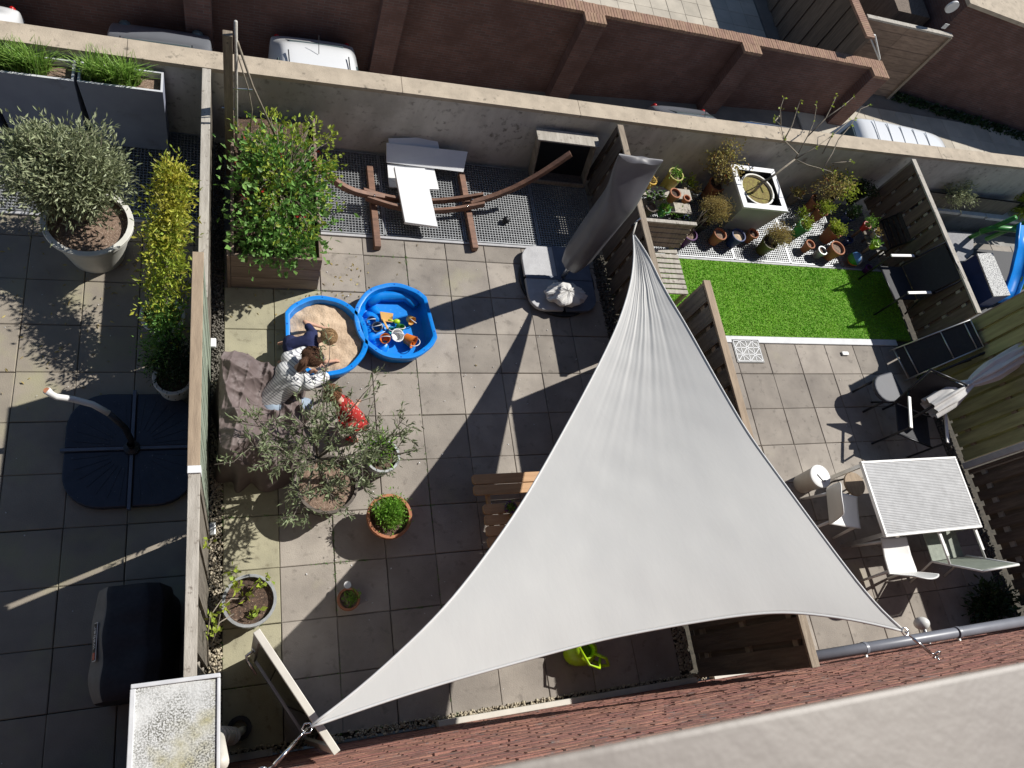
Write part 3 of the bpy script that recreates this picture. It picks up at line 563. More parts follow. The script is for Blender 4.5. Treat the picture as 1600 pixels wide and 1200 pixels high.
# ------------------------------------------------------------------ plant builders
def stems_to(b, base, tips, r0, r1=.003, wob=.06, n=5):
    base = np.array(base, float)
    for t in tips:
        t = np.array(t, float); k = np.linspace(0, 1, n)[:, None]; L = np.linalg.norm(t - base)
        pts = base + (t - base) * k; pts[:, 2] += np.sin(k[:, 0] * np.pi) * L * .08
        pts[1:-1] += RNG.normal(0, wob * L * .35, (n - 2, 3)); b.tube(pts, np.linspace(r0, r1, n), 5, caps=False)
def clump_points(c, rad, n, shell=.55, flat=1.0):
    v = RNG.normal(0, 1, (n, 3)); v /= np.linalg.norm(v, axis=1, keepdims=True)
    r = RNG.uniform(shell, 1, (n, 1)) ; return np.array(c) + v * r * np.array(rad)
def bush(parent, c, rad, nclump, per, L, W, lm, base=None, sm=None, csize=.09, r0=.008, shell=.5, jitter=.8, zmin=None, name='foliage', up=.35):
    c = np.array(c, float); tips = clump_points(c, rad, nclump, shell)
    if zmin is not None: tips[:, 2] = np.maximum(tips[:, 2], zmin)
    size = csize * RNG.uniform(.6, 1.35, (nclump, 1))
    pts = np.repeat(tips, per, 0) + RNG.normal(0, 1, (nclump * per, 3)) * np.repeat(size, per, 0) * np.array((1, 1, .75))
    dirs = (pts - c) / np.array(rad); dirs[:, 2] += up
    b = MB(); b.leaves(pts, dirs, L, W, jitter); o = b.build(name, lm, parent)
    if base is not None:
        s = MB(); stems_to(s, base, tips, r0); s.build('stems', sm or M['bark'], parent, smooth=True)
    return o, tips
def twiggy(parent, base, h, limbs, lm, L, W, per_tip, seed, spread=.6, r0=.03, sub=4, sub_len=.35, leafspan=.8, sm=None, lean=(0, 0), trunk_h=.25, droop=0.0, tipn=3):
    """open tree: trunk, limbs, twigs with leaves set along the twigs"""
    rng = np.random.default_rng(seed); base = np.array(base, float); t = MB(); lv = []; ld = []
    top = base + (lean[0], lean[1], h * trunk_h); t.tube([base, (base + top) / 2 + rng.normal(0, .01, 3), top], [r0, r0 * .9, r0 * .8], 8)
    for k in range(limbs):
        a = 2 * math.pi * (k + rng.uniform(-.3, .3)) / limbs; el = rng.uniform(.3, 1.2)
        d = np.array((math.cos(a) * math.cos(el) , math.sin(a) * math.cos(el), math.sin(el))); Ln = h * rng.uniform(.55, .9)
        end = top + d * (spread * math.cos(el) + .15, spread * math.cos(el) + .15, 1) * Ln; end[2] = min(end[2], base[2] + h)
        n = 6; kk = np.linspace(0, 1, n)[:, None]; pts = top + (end - top) * kk; pts[1:] += rng.normal(0, .03 * Ln, (n - 1, 3)); pts[:, 2] -= droop * kk[:, 0] ** 2 * Ln
        t.tube(pts, np.linspace(r0 * .6, .004, n), 6, caps=False)
        for s in range(sub):
            i = rng.uniform(.3, 1); p0 = pts[0] + (pts[-1] - pts[0]) * i; j = min(int(i * (n - 1)), n - 2); p0 = pts[j] + (pts[j + 1] - pts[j]) * (i * (n - 1) - j)
            dd = d + rng.normal(0, .75, 3); dd /= np.linalg.norm(dd); e = p0 + dd * sub_len * rng.uniform(.5, 1.2); e[2] -= droop * .2
            m = (p0 + e) / 2 + rng.normal(0, .02, 3); t.tube([p0, m, e], [.004, .003, .0018], 5, caps=False)
            u = rng.uniform(1 - leafspan, 1, per_tip); q = p0 + (e - p0) * u[:, None] + rng.normal(0, .012, (per_tip, 3)); lv.append(q)
            r = rng.normal(0, .6, (per_tip, 3)) + dd * .9; ld.append(r)
    t.build('branches', sm or M['bark'], parent, smooth=True)
    b = MB(); b.leaves(np.concatenate(lv), np.concatenate(ld), L, W, .2); return b.build('leaves', lm, parent)
def pot(parent, c, rt, rb, h, m, wall=.015, rim=.012, rimh=.03, soil=None, fill=.05, n=28, name='pot', rings=0):
    c = np.array(c, float); prof = [(rb, 0), ((rb * .6 + rt * .4), h * .4), (rt - rim * .3, h - rimh), (rt + rim, h - rimh + .002), (rt + rim, h - .004), (rt + rim - .004, h), (rt - wall, h), (rt - wall, h - fill - .01)]
    if rings:
        prof = [(rb, 0)]
        for k in range(rings):
            z = h * (k + .5) / rings; r = rb + (rt - rb) * z / h; prof += [(r, z - .012), (r + .012, z - .006), (r + .012, z + .006), (r, z + .012)]
        prof += [(rt, h - .01), (rt + rim, h - .006), (rt + rim, h), (rt - wall, h), (rt - wall, h - fill - .01)]
    b = MB(); b.lathe(prof, c, n, cap0=True); o = b.build(name, m, parent, smooth=True, auto=38)
    if soil:
        r = rt - wall; s = MB(); ps = [(r * k / 5, h - fill + .012 * noise2(k, c[0] * 9, 2)) for k in range(1, 6)]
        s.lathe([(.002, h - fill + .008)] + ps, c, 20); s.build('soil', soil, parent, smooth=True)
    return o
def potted(name, label, px, py, h, rt, rb, m, soil='soil', group=None, cat='plant pot', zb=0.0, **kw):
    """potted thing whose rim centre is seen at (px, py)"""
    c = P(px, py, zb + h); t = thing(name, label, cat, (c[0], c[1], zb), group)
    pot(t, (c[0], c[1], zb), rt, rb, h, m, soil=M[soil] if soil else None, **kw); return t, np.array((c[0], c[1], zb))
# ------------------------------------------------------------------ cloth helper
def remesh(o, vox, sm=4, disp=None):
    r = o.modifiers.new('remesh', 'REMESH'); r.mode = 'VOXEL'; r.voxel_size = vox; r.use_smooth_shade = True
    s = o.modifiers.new('smooth', 'SMOOTH'); s.factor = .5; s.iterations = sm
    return o
# ------------------------------------------------------------------ shade sail
Lp = [(989, 366, 1.02), (991, 385, 1.09), (991, 400, 1.15), (987, 440, 1.29), (969, 500, 1.40), (940, 562, 1.49), (899, 640, 1.60), (847, 734, 1.76), (812, 793, 1.92), (762, 865, 2.10), (705, 940, 2.24), (670, 977, 2.28), (595, 1047, 2.32), (535, 1100, 2.34), (480, 1138, 2.35)]
Rp = [(990, 366, 1.02), (1000, 380, 1.11), (1012, 397, 1.21), (1037, 450, 1.43), (1071, 506, 1.67), (1101, 560, 1.85), (1135, 620, 2.05), (1170, 680, 2.23), (1232, 765, 2.50), (1286, 839, 2.71), (1343, 915, 2.88), (1394, 977, 2.98), (1414, 987, 3.0)]
Bp = [(480, 1138, 2.35), (600, 1096, 2.36), (700, 1065, 2.37), (842, 1025.6, 2.40), (940, 999, 2.45), (1056, 977, 2.54), (1150, 962, 2.64), (1224, 955, 2.73), (1272, 960, 2.80), (1334, 968, 2.89), (1414, 987, 3.0)]
def curve(ps):
    q = np.array([P(*p) for p in ps]); s = np.concatenate([[0], np.cumsum(np.linalg.norm(np.diff(q, axis=0), axis=1))]); s /= s[-1]
    def f(t):
        return np.array([np.interp(t, s, q[:, k]) for k in range(3)])
    # smooth by sampling and averaging
    ts = np.linspace(0, 1, 81); sm = np.array([f(t) for t in ts])
    for _ in range(14): sm[1:-1] = (sm[:-2] + 2 * sm[1:-1] + sm[2:]) / 4
    return lambda t: np.array([np.interp(t, ts, sm[:, k]) for k in range(3)])
cL, cR, cB = curve(Lp), curve(Rp), curve(Bp)
def sail_pt(u, v):       # u: 0 at the fence corner to 1 at the house edge, v: 0 left edge to 1 right edge
    a, c = cL(u), cR(u)
    lin = a + (c - a) * v; end = cL(1) + (cR(1) - cL(1)) * v
    p = lin + (cB(v) - end) * u ** 3
    s = math.sin(math.pi * v)
    p[2] -= .10 * s * u * (1 - u) * 2
    fold = (1 - u) ** 3.2 * min(u * 9, 1)
    p[2] += s * (.009 * fold * math.sin(v * 37 + 2.2 * math.sin(u * 5)) +   .006 * fold * math.sin(v * 71 + 5 * u) + .005 * fold * math.sin(v * 120 + 9 * u)) * (.25 + .9 * v * (1 - v) * 4) * .8
    p[2] += s * .004 * noise2(p[0], p[1], 7, 3) + s * .004 * math.sin(p[0] * 9 + p[1] * 14) * (1 - u)
    return p
sail = thing('shade_sail', 'large white triangular shade sail stretched over the patio', 'shade sail', tuple(cL(0) * .3 + cR(1) * .35 + cL(1) * .35))
b = MB(); b.grid(lambda u, v: sail_pt(u ** 1.15, v), 130, 190); o = b.build('cloth', M['sail'], sail, smooth=True)
so_ = o.modifiers.new('solid', 'SOLIDIFY'); so_.thickness = .003
for cv in (cL, cR, cB): 
    q = [cv(t) + (0, 0, .001) for t in np.linspace(0.005, .995, 60)]; MB().tube(q, .009, 6).build('hem', M['hem'], sail, smooth=True)
for px, py, z, anchor in ((480, 1138, 2.35, (-.74, -5.07, 2.5)), (1414, 987, 3.0, None)):
    a = P(px, py, z)
    if anchor is None: q = P(1447, 1000, 2.9); anchor = (q[0], -5.07, 2.95)
    e = np.array(anchor); d = e - a; b = MB(); b.tube([a, a + d * .25], .006, 6); b.tube([a + d * .25, a + d * .75], .011, 8); b.tube([a + d * .75, e + (0, .03, 0)], .006, 6)
    b.build('turnbuckle', M['chrome'], sail, smooth=True)
    ring = [e + (0.0 + .028 * math.cos(t), .035 + .02 * math.sin(t), .028 * math.sin(t)) for t in np.arange(12) * math.pi / 6]; b = MB(); b.tube(ring, .007, 6, closed=True); b.tube([e + (0, -.02, 0), e + (0, .02, 0)], .007, 6); b.build('eye_bolt', M['chrome'], sail, smooth=True)
    tri = [a + np.array((.03 * math.cos(t), .03 * math.sin(t), 0)) for t in np.arange(6) * math.pi / 3]; MB().tube(tri, .005, 6, closed=True).build('corner_ring', M['chrome'], sail, smooth=True)
a = P(989, 366, 1.02); e = np.array((3.62, .06, .98)); MB().tube([a, (a + e) / 2, e], .011, 8).build('tie_rope', M['rope'], sail, smooth=True)
MB().tube([e + (-.02, 0, -.1), e + (.02, 0, .06)], .012, 8).build('tie_hook', M['chrome'], sail, smooth=True)
# ------------------------------------------------------------------ closed parasol with cover and base
c = P(872, 438, 0); U = np.array((2.96, -.22, 0))
um = thing('closed_parasol', 'tall closed parasol in a dark grey cover on a slab base', 'parasol', tuple(U))
def cov(u, v):
    z = .42 + 1.78 * u; a = 2 * math.pi * v
    r = .18 + .02 * u; r *= 1 + .05 * math.sin(3 * a + 4 * u) + .03 * math.sin(7 * a - 6 * u) * (1 - u)
    r *= 1 - .25 * max(0, .12 - u) / .12
    k = max(0, u - .68) / .32; k = k * k * (3 - 2 * k)
    return (U[0] + r * math.cos(a) * (1.0 + .28 * k), U[1] + .10 * k + r * math.sin(a) * (.95 - .72 * k), z + .05 * k * abs(math.cos(a)) ** 3 + .012 * k * math.sin(5 * math.cos(a) + 1))
b = MB(); b.grid(cov, 46, 48); tops = [cov(1, j / 47) for j in range(47)]; cc = np.mean(tops, axis=0) + (0, 0, .03); k = b.n; b.add([*tops, cc], [(j, (j + 1) % 47, 47) for j in range(47)])
o = b.build('cover', M['cover'], um, smooth=True)
MB().tube([U, U + (0, 0, .5)], .03, 14).build('pole', M['alu'], um, smooth=True)
zp = [(.42 + 1.78 * t) for t in np.linspace(.05, .62, 14)]; MB().tube([(U[0] + .155 + .01 * t + .005 * math.sin(9 * t), U[1] - .03 - .02 * math.sin(6 * t), .5 + 1.0 * t) for t in np.linspace(0, 1, 16)], .008, 6).build('zip', M['foam'], um, smooth=True)
for k in range(4):
    a0 = math.pi / 2 * k; pts = [(.02, .02), (.46, .02)] + [(.46 - .2 * (1 - math.cos(t)), .26 + .2 * math.sin(t)) for t in np.linspace(0, math.pi / 2, 6)] + [(.02, .46)]
    ca, sa = math.cos(a0), math.sin(a0); q = [(U[0] - .05 + x * ca - y * sa, U[1] - .02 + x * sa + y * ca) for x, y in pts]
    MB().prism(q, .055, .105).build('weight_slab', M['greyslab'] if k in (1, 2) else M['slabblue'], um, bevel=.008)
MB().prism([(U[0] - .05 + .5 * math.cos(t) * 1.02, U[1] - .02 + .5 * math.sin(t) * 1.02) for t in np.linspace(0, 2 * math.pi, 33)[:-1]], .004, .05).build('base_tray', M['black'], um, bevel=.008)
MB().bar((U[0] - .5, U[1] - .02, .108), (U[0] + .4, U[1] - .02, .108), .045, .012).bar((U[0] - .05, U[1] - .45, .109), (U[0] - .05, U[1] + .45, .109), .045, .012).build('base_cross', M['slabblue'], um)
# crumpled bag
B = P(884, 460, .2)
def bagf(u, v):
    th = math.pi * u; ph = 2 * math.pi * v; k = 1 + .16 * noise2(3 * u, 5 * math.sin(ph), 2.6, 1) + .10 * abs(math.sin(4 * ph + 5 * u)) * math.sin(th) + .06 * math.sin(9 * ph + 11 * u)
    return (B[0] + .25 * k * math.sin(th) * math.cos(ph), B[1] + .145 * k * math.sin(th) * math.sin(ph), .115 + .085 + .085 * k * math.cos(th))
b = MB(); b.grid(bagf, 24, 44); tag(b.build('crumpled_bag', M['umbwhite'], smooth=False), 'crumpled white cloth bag lying on the parasol base', 'bag')
# ------------------------------------------------------------------ hutch, boards, ball
hu = thing('wooden_hutch', 'open dark wooden box with pale top against the concrete wall', 'hutch', (3.2, 1.4, 0))
bx, tx = (2.80, 3.60), (2.66, 3.46)
MB().hexa([(tx[0] - .03, 1.33, .75), (tx[1] + .03, 1.33, .75), (tx[1] + .03, 1.52, .75), (tx[0] - .03, 1.52, .75)], [(tx[0] - .03, 1.33, .775), (tx[1] + .03, 1.33, .775), (tx[1] + .03, 1.52, .775), (tx[0] - .03, 1.52, .775)]).build('lid', M['wood_white'], hu, bevel=.004)
MB().hexa([(bx[0], 1.30, .01), (bx[0] + .025, 1.30, .01), (bx[0] + .025, 1.5, .01), (bx[0], 1.5, .01)], [(tx[0], 1.36, .748), (tx[0] + .025, 1.36, .748), (tx[0] + .025, 1.5, .748), (tx[0], 1.5, .748)]).build('side_panel', M['wood_old'], hu)
MB().hexa([(bx[1] - .025, 1.30, .01), (bx[1], 1.30, .01), (bx[1], 1.5, .01), (bx[1] - .025, 1.5, .01)], [(tx[1] - .025, 1.36, .748), (tx[1], 1.36, .748), (tx[1], 1.5, .748), (tx[1] - .025, 1.5, .748)]).build('side_panel', M['wood_old'], hu)
MB().hexa([(bx[0] + .026, 1.47, .03), (bx[1] - .026, 1.47, .03), (bx[1] - .026, 1.49, .03), (bx[0] + .026, 1.49, .03)], [(tx[0] + .026, 1.47, .74), (tx[1] - .026, 1.47, .74), (tx[1] - .026, 1.49, .74), (tx[0] + .026, 1.49, .74)]).build('back_panel', M['black'], hu)
MB().box(bx[0] + .026, bx[1] - .026, 1.30, 1.469, .012, .03).build('floor_board', M['wood_v'], hu); MB().box(bx[0] + .026, bx[1] - .026, 1.285, 1.305, .01, .07).build('front_strip', M['wood_old'], hu)
c = P(791, 344, .045); tag(MB().ball((c[0], c[1], .047), .046, 18, 12).build('ball', M['black'], smooth=True), 'small black ball resting on the grating', 'ball')
def sheet(name, label, q, th, mt=None, grp='white boards by the concrete wall'):
    q = [np.array(v, float) for v in q]; n = np.cross(q[1] - q[0], q[3] - q[0]); n /= np.linalg.norm(n); n = n if n[2] > 0 else -n
    o = MB().hexa([v - n * th for v in q], q).build(name, mt or M['foam'], bevel=.003); return tag(o, label, 'board', grp)
sheet('foam_board', 'white board leaning on the wall, the topmost one', [P(607, 216, .32), P(683, 214, .32), P(690, 252, .14), P(610, 252, .14)][::-1], .02)
sheet('foam_board', 'wide white board tilted in front of the wall behind the hammock stand', [P(604, 223, .30), P(731, 237, .29), P(724, 269, .15), P(604, 254, .16)][::-1], .03)
sheet('foam_board', 'long white board laid across the hammock stand', [P(616, 260, .28), P(664, 263, .28), P(684, 354, .20), P(633, 347, .20)][::-1], .05)
sheet('foam_board', 'small white board half hidden behind the long white board', [P(605, 256, .13), P(678, 262, .13), P(686, 296, .09), P(608, 292, .09)][::-1], .02)
# ------------------------------------------------------------------ hammock stand
hs = thing('hammock_stand', 'curved brown wooden hammock stand standing on the grating', 'hammock stand', (1.4, .6, 0))
def arc_pts(pp): return np.array([P(*q) for q in pp])
def curved(pp, w_, h_, n=24):
    q = arc_pts(pp); s = np.concatenate([[0], np.cumsum(np.linalg.norm(np.diff(q, axis=0), axis=1))]); ts = np.linspace(0, s[-1], n)
    r = np.stack([np.interp(ts, s, q[:, k]) for k in range(3)], 1)
    for _ in range(8): r[1:-1] = (r[:-2] + 2 * r[1:-1] + r[2:]) / 4
    b = MB(); d = r[-1] - r[0]; d[2] = 0; d /= np.linalg.norm(d); sd = np.array((-d[1], d[0], 0)); t = np.gradient(r, axis=0); t /= np.linalg.norm(t, axis=1, keepdims=True)
    vs = []
    for i in range(n):
        up_ = np.cross(t[i], sd); up_ = up_ if up_[2] > 0 else -up_
        for a, c in ((-1, -1), (1, -1), (1, 1), (-1, 1)): vs.append(r[i] + sd * a * w_ / 2 + up_ * c * h_ / 2)
    fs = [(4 * i + k, 4 * i + (k + 1) % 4, 4 * i + 4 + (k + 1) % 4, 4 * i + 4 + k) for i in range(n - 1) for k in range(4)] + [(3, 2, 1, 0), (4 * n - 4, 4 * n - 3, 4 * n - 2, 4 * n - 1)]
    return b.add(vs, fs)
curved([(478, 236, .72), (512, 276, .48), (545, 298, .30), (580, 306, .21), (600, 309, .18)], .055, .08).build('arc_arm', M['wood_ham'], hs, bevel=.005)
curved([(735, 318, .17), (770, 308, .24), (805, 294, .38), (845, 272, .58), (892, 240, .85)], .055, .08).build('arc_arm', M['wood_ham'], hs, bevel=.005)
curved([(567, 298, .21), (610, 311, .15), (660, 316, .125), (705, 313, .14), (755, 305, .21)], .035, .085).build('arc_rail', M['wood_ham'], hs, bevel=.004)
curved([(572, 309, .20), (615, 324, .14), (665, 331, .12), (712, 328, .13), (757, 319, .19)], .035, .085).build('arc_rail', M['wood_ham'], hs, bevel=.004)
MB().bar(P(577, 262, .05), P(590, 388, .05), .075, .085).build('foot_beam', M['wood_ham'], hs, bevel=.005); MB().bar(P(720, 272, .05), P(742, 390, .05), .075, .085).build('foot_beam', M['wood_ham'], hs, bevel=.005)
for q in ((585, 306, .24), (738, 312, .22), (731, 322, .22)): MB().tube([P(*q), P(*q) + (0, 0, .012)], .012, 10).build('bolt', M['chrome'], hs, smooth=True)
# ------------------------------------------------------------------ wooden planter with shrub
pl = thing('wooden_planter', 'dark plank planter overflowing with a leafy green climbing shrub', 'planter', (-.47, .4, 0))
X0, X1, Y0, Y1, H = -.93, -.04, -.5, 1.40, .62
for k in range(3):
    z0, z1 = .015 + k * .203, .015 + k * .203 + .196
    MB().box(X0, X1, Y0, Y0 + .03, z0, z1).build('plank', M['wood_planter'], pl, bevel=.003); MB().box(X1 - .03, X1, Y0 + .031, Y1, z0, z1).build('plank', M['wood_planter'], pl, bevel=.003)
    MB().box(X0, X0 + .03, Y0 + .031, Y1, z0, z1).build('plank', M['wood_planter'], pl, bevel=.003)
MB().box(X0 - .035, X0 - .004, Y0 - .01, Y0 + .06, 0, H).build('corner_post', M['wood_planter'], pl, bevel=.003)
b = MB(); b.grid(lambda u, v: (X0 + .032 + (X1 - X0 - .064) * u, Y0 + .032 + (Y1 - Y0 - .064) * v, .53 + .03 * noise2(u * 4, v * 6, 2, 4)), 14, 26); b.build('soil', M['soil'], pl, smooth=True)
bush(pl, (-.42, .26, .78), (.54, .74, .27), 84, 20, .075, .048, M['l_green'], (-.45, .4, .5), M['twig'], .08, .008)
bush(pl, (-.36, .62, .92), (.55, .50, .22), 42, 20, .05, .034, M['l_yel'], (-.42, .4, .55), M['twig'], .055, .011, name='young_foliage', shell=.75)
bush(pl, (-.35, .10, .92), (.40, .55, .20), 26, 18, .05, .034, M['l_yel'], (-.42, .35, .55), M['twig'], .06, .009, name='young_foliage')
bush(pl, (-.46, -.34, .66), (.42, .2, .16), 30, 24, .07, .05, M['l_green'], None, None, .08)
b = MB(); pp = clump_points((-.42, .3, 1.0), (.5, .6, .3), 12, .9); b.leaves(np.repeat(pp, 4, 0) + RNG.normal(0, .012, (48, 3)), RNG.normal(0, 1, (48, 3)), .03, .03, .6); b.build('blossoms', M['redpot'], pl)
# trellis post with sticks
tp = thing('trellis_post', 'tall weathered post with a bamboo pole rising above the concrete wall', 'post', (-.97, 1.0, 0))
MB().box(-.985, -.90, .96, 1.03, 0.0, 1.98).build('post', M['wood_old'], tp, bevel=.004)
MB().tube([(-.875, .98, .4), (-.872, .99, 1.2), (-.872, 1.0, 2.12)], .016, 8).build('bamboo_pole', M['rope'], tp, smooth=True)
MB().tube([(-.86, 1.0, 1.9), (-.72, .92, 1.45), (-.5, .8, .95)], .012, 7).build('diagonal_stick', M['twig'], tp, smooth=True)
MB().tube([(-.86, 1.0, 1.75), (-.76, .98, 1.35), (-.72, .95, 1.1), (-.74, .9, .8)], .007, 6).build('dry_vine', M['twig'], tp, smooth=True)
MB().bar((-.98, .98, 1.32), (-.72, .98, 1.34), .012, .012).build('cross_wire', M['alu'], tp)
MB().bar((-1.01, .98, 1.04), (-.87, .98, 1.04), .014, .014).build('cross_wire', M['alu'], tp)
# ------------------------------------------------------------------ shell sandpits
def shell(name, label, c, rx, ry, flat, h=.20, sand=False):
    """scallop half with one straight hinge edge facing angle `flat`"""
    t = thing(name, label, 'sandpit', (c[0], c[1], 0), 'blue shell sandpit halves')
    def rad(a, k=1.0):
        d = (a - flat + math.pi) % (2 * math.pi) - math.pi
        r = 1 / math.sqrt((math.cos(a) / rx) ** 2 + (math.sin(a) / ry) ** 2)
        lim = .84 * min(rx, ry)
        if abs(d) < 1.2: r = min(r, lim / max(math.cos(d), .36))
        if abs(d) > .75: r *= 1 + .014 * (abs(math.cos(4.5 * d)) - .5)
        return r * k
    n = 96
    prof = [(.83, .012), (.86, .012), (.955, h - .035), (.955, h - .005), (1.0, h), (1.03, h - .008), (1.03, h - .03), (1.015, h - .04)]
    def ring(k, z): return [(c[0] + rad(2 * math.pi * i / n, k) * math.cos(2 * math.pi * i / n), c[1] + rad(2 * math.pi * i / n, k) * math.sin(2 * math.pi * i / n), z) for i in range(n)]
    b = MB(); vs = []; 
    inner = [(.03, .014), (.4, .014), (.70, .014), (.80, .02), (.86, .07), (.89, h - .03), (.90, h - .004), (.93, h), (1.0, h), (1.015, h - .012), (1.015, h - .035), (.985, h - .04), (.93, .01), (.90, .0)]
    for k, z in inner: vs += ring(k, z)
    fs = [(i * n + j, i * n + (j + 1) % n, (i + 1) * n + (j + 1) % n, (i + 1) * n + j) for i in range(len(inner) - 1) for j in range(n)] + [tuple(range(n))]
    b.add(vs, fs); b.build('shell', M['blue'], t, smooth=True, auto=50)
    # fan ribs moulded in the floor, from the hinge outwards
    if not sand:
        hx, hy = math.cos(flat), math.sin(flat); sx, sy = -hy, hx
        for k in range(-3, 4):
            a = math.pi + k * .30; p0 = np.array((c[0] + hx * .10 * rx + sx * .02 * k, c[1] + hy * .10 * ry + sy * .02 * k, .0)); aa = flat + a; p1 = np.array((c[0] + .76 * rad(aa) * math.cos(aa), c[1] + .76 * rad(aa) * math.sin(aa), .012))
            MB().tube([p0, p0 * .6 + p1 * .4, p1 * .85 + p0 * .15, p1], [.012, .04, .062, .045], 12).build('fan_rib', M['blue'], t, smooth=True)
        # moulded bench seats
        for s in (1,):
            q = [np.array((c[0] + hx * .30 + sx * s * u - hx * v, c[1] + hy * .30 + sy * s * u - hy * v, .06)) for u, v in ((.22, .0), (.36, .1), (.40, .4), (.30, .55))]
            MB().tube(q, [.05, .07, .07, .05], 14).build('seat_mould', M['blue'], t, smooth=True)
    if sand:
        b = MB(); vs = []; rr = [.02, .2, .35, .5, .62, .73, .81, .865]
        for k in rr:
            for i in range(n):
                a = 2 * math.pi * i / n; x, y = c[0] + rad(a, k) * math.cos(a), c[1] + rad(a, k) * math.sin(a)
                vs.append((x, y, .115 + .03 * noise2(x, y, 7, 2) + .016 * noise2(x, y, 23, 5) + .02 * (1 - k)))
        b.add(vs, [(i * n + j, i * n + (j + 1) % n, (i + 1) * n + (j + 1) % n, (i + 1) * n + j) for i in range(len(rr) - 1) for j in range(n)]); b.build('sand', M['sand'], t, smooth=True)
    for i in range(10):
        a = 2 * math.pi * (i + .5) / 10; MB().tube([(c[0] + rad(a, .96) * math.cos(a), c[1] + rad(a, .96) * math.sin(a), h - .004), (c[0] + rad(a, .96) * math.cos(a), c[1] + rad(a, .96) * math.sin(a), h + .003)], .008, 8).build('rivet_hole', M['blue_d'], t)
    return t
S1 = (-.01, -1.15); S2 = (.79, -.95)
shell('shell_sandpit', 'blue shell sandpit half filled with pale sand', S1, .46, .47, math.pi, sand=True)
shell('shell_sandpit', 'empty blue shell sandpit half holding plastic sand toys', S2, .47, .47, math.radians(8))
# toys
def toy_at(px, py, z=.06): return P(px, py, z)
c = toy_at(597, 495); t = thing('toy_spade', 'pale orange toy spade lying in the empty blue shell', 'toy', tuple(c))
a, e = toy_at(604, 488, .09), toy_at(606, 513, .08); d = e - a
b = MB(); r = np.array((.075, -.01, 0)); b.hexa([a - r - (0, 0, .006), a + r - (0, 0, .006), a + r * .8 + d * .55 - (0, 0, .02), a - r * .8 + d * .55 - (0, 0, .02)][::-1], [a - r, a + r, a + r * .8 + d * .55 - (0, 0, .012), a - r * .8 + d * .55 - (0, 0, .012)][::-1]); b.build('blade', M['ltorange'], t, bevel=.004)
a, e = toy_at(598, 498, .085), toy_at(606, 514, .08); MB().bar(a + (0, 0, .0), e, .022, .014).build('handle', M['ltorange'], t, bevel=.003)
def toy_bucket(name, label, px, py, r, h, m, tilt):
    c = toy_at(px, py, .03); t = thing(name, label, 'toy', tuple(c)); R_ = np.array(Euler(tilt).to_matrix())
    b = MB(); b.lathe([(r * .75, 0), (r, h), (r * 1.06, h), (r * .92, h), (r * .7, .008)], (0, 0, 0), 18, cap0=True); b.v = [(np.concatenate(b.v) @ R_.T) + c + (0, 0, r * .55)]; b.build('bucket', m, t, smooth=True, auto=40)
    q = [(R_ @ np.array((r * math.cos(s), .01, h + r * math.sin(s) * .9))) + c + (0, 0, r * .55) for s in np.linspace(0, math.pi, 9)]; MB().tube(q, .005, 6).build('handle', M['white'], t, smooth=True)
toy_bucket('toy_bucket', 'white round toy sieve among the orange sand toys', 617, 528, 0.072, 0.065, M['white'], (.25, .2, 0))
toy_bucket('toy_bucket', 'orange toy bucket tipped over in the blue shell', 632, 530, 0.072, 0.117, M['orange'], (1.3, .2, .8))
toy_bucket('toy_bucket', 'grey toy bucket near the left rim of the empty shell', 592, 512, 0.058, 0.078, M['greypot'], (.5, -.6, 0))
toy_bucket('toy_bucket', 'orange toy mould left of the white sieve', 602, 533, 0.058, 0.065, M['orange'], (.2, -.3, 0))
toy_bucket('toy_bucket', 'turquoise toy cup beside the spade handle', 610, 515, 0.039, 0.052, mat('turquoise', (.05, .45, .5), None, 8, .4), (.9, .2, 0))
toy_bucket('toy_bucket', 'small green toy cup beside the lime toy scoop', 621, 511, 0.044, 0.058, M['green'], (1.0, .3, .5))
toy_bucket('toy_bucket', 'yellow orange wedge mould at the right side of the toys', 638, 499, 0.052, 0.065, M['ltorange'], (.9, .8, 0))
toy_bucket('toy_bucket', 'bright blue toy star mould against the shell wall', 581, 504, 0.052, 0.039, M['carblue'], (.3, -.5, 0))
c = toy_at(617, 502, .07); t = thing('toy_scoop', 'lime green toy scoop next to the orange spade', 'toy', tuple(c)); MB().ball(c + (.02, 0, 0), .04, 14, 8, sc=(1, .75, .6)).build('scoop_bowl', M['lime'], t, smooth=True); MB().tube([c + (-.01, .0, 0), c + (-.07, .012, .005)], .011, 8).build('handle', M['lime'], t, smooth=True)
b = MB(); c = toy_at(640, 530, .045); b.prism([(c[0] - .07, c[1] - .05), (c[0] + .07, c[1] - .03), (c[0] - .02, c[1] + .07)], .02, .06); tag(b.build('toy_wedge', M['ltorange'], bevel=.005), 'pale orange triangular toy mould beside the tipped bucket', 'toy')
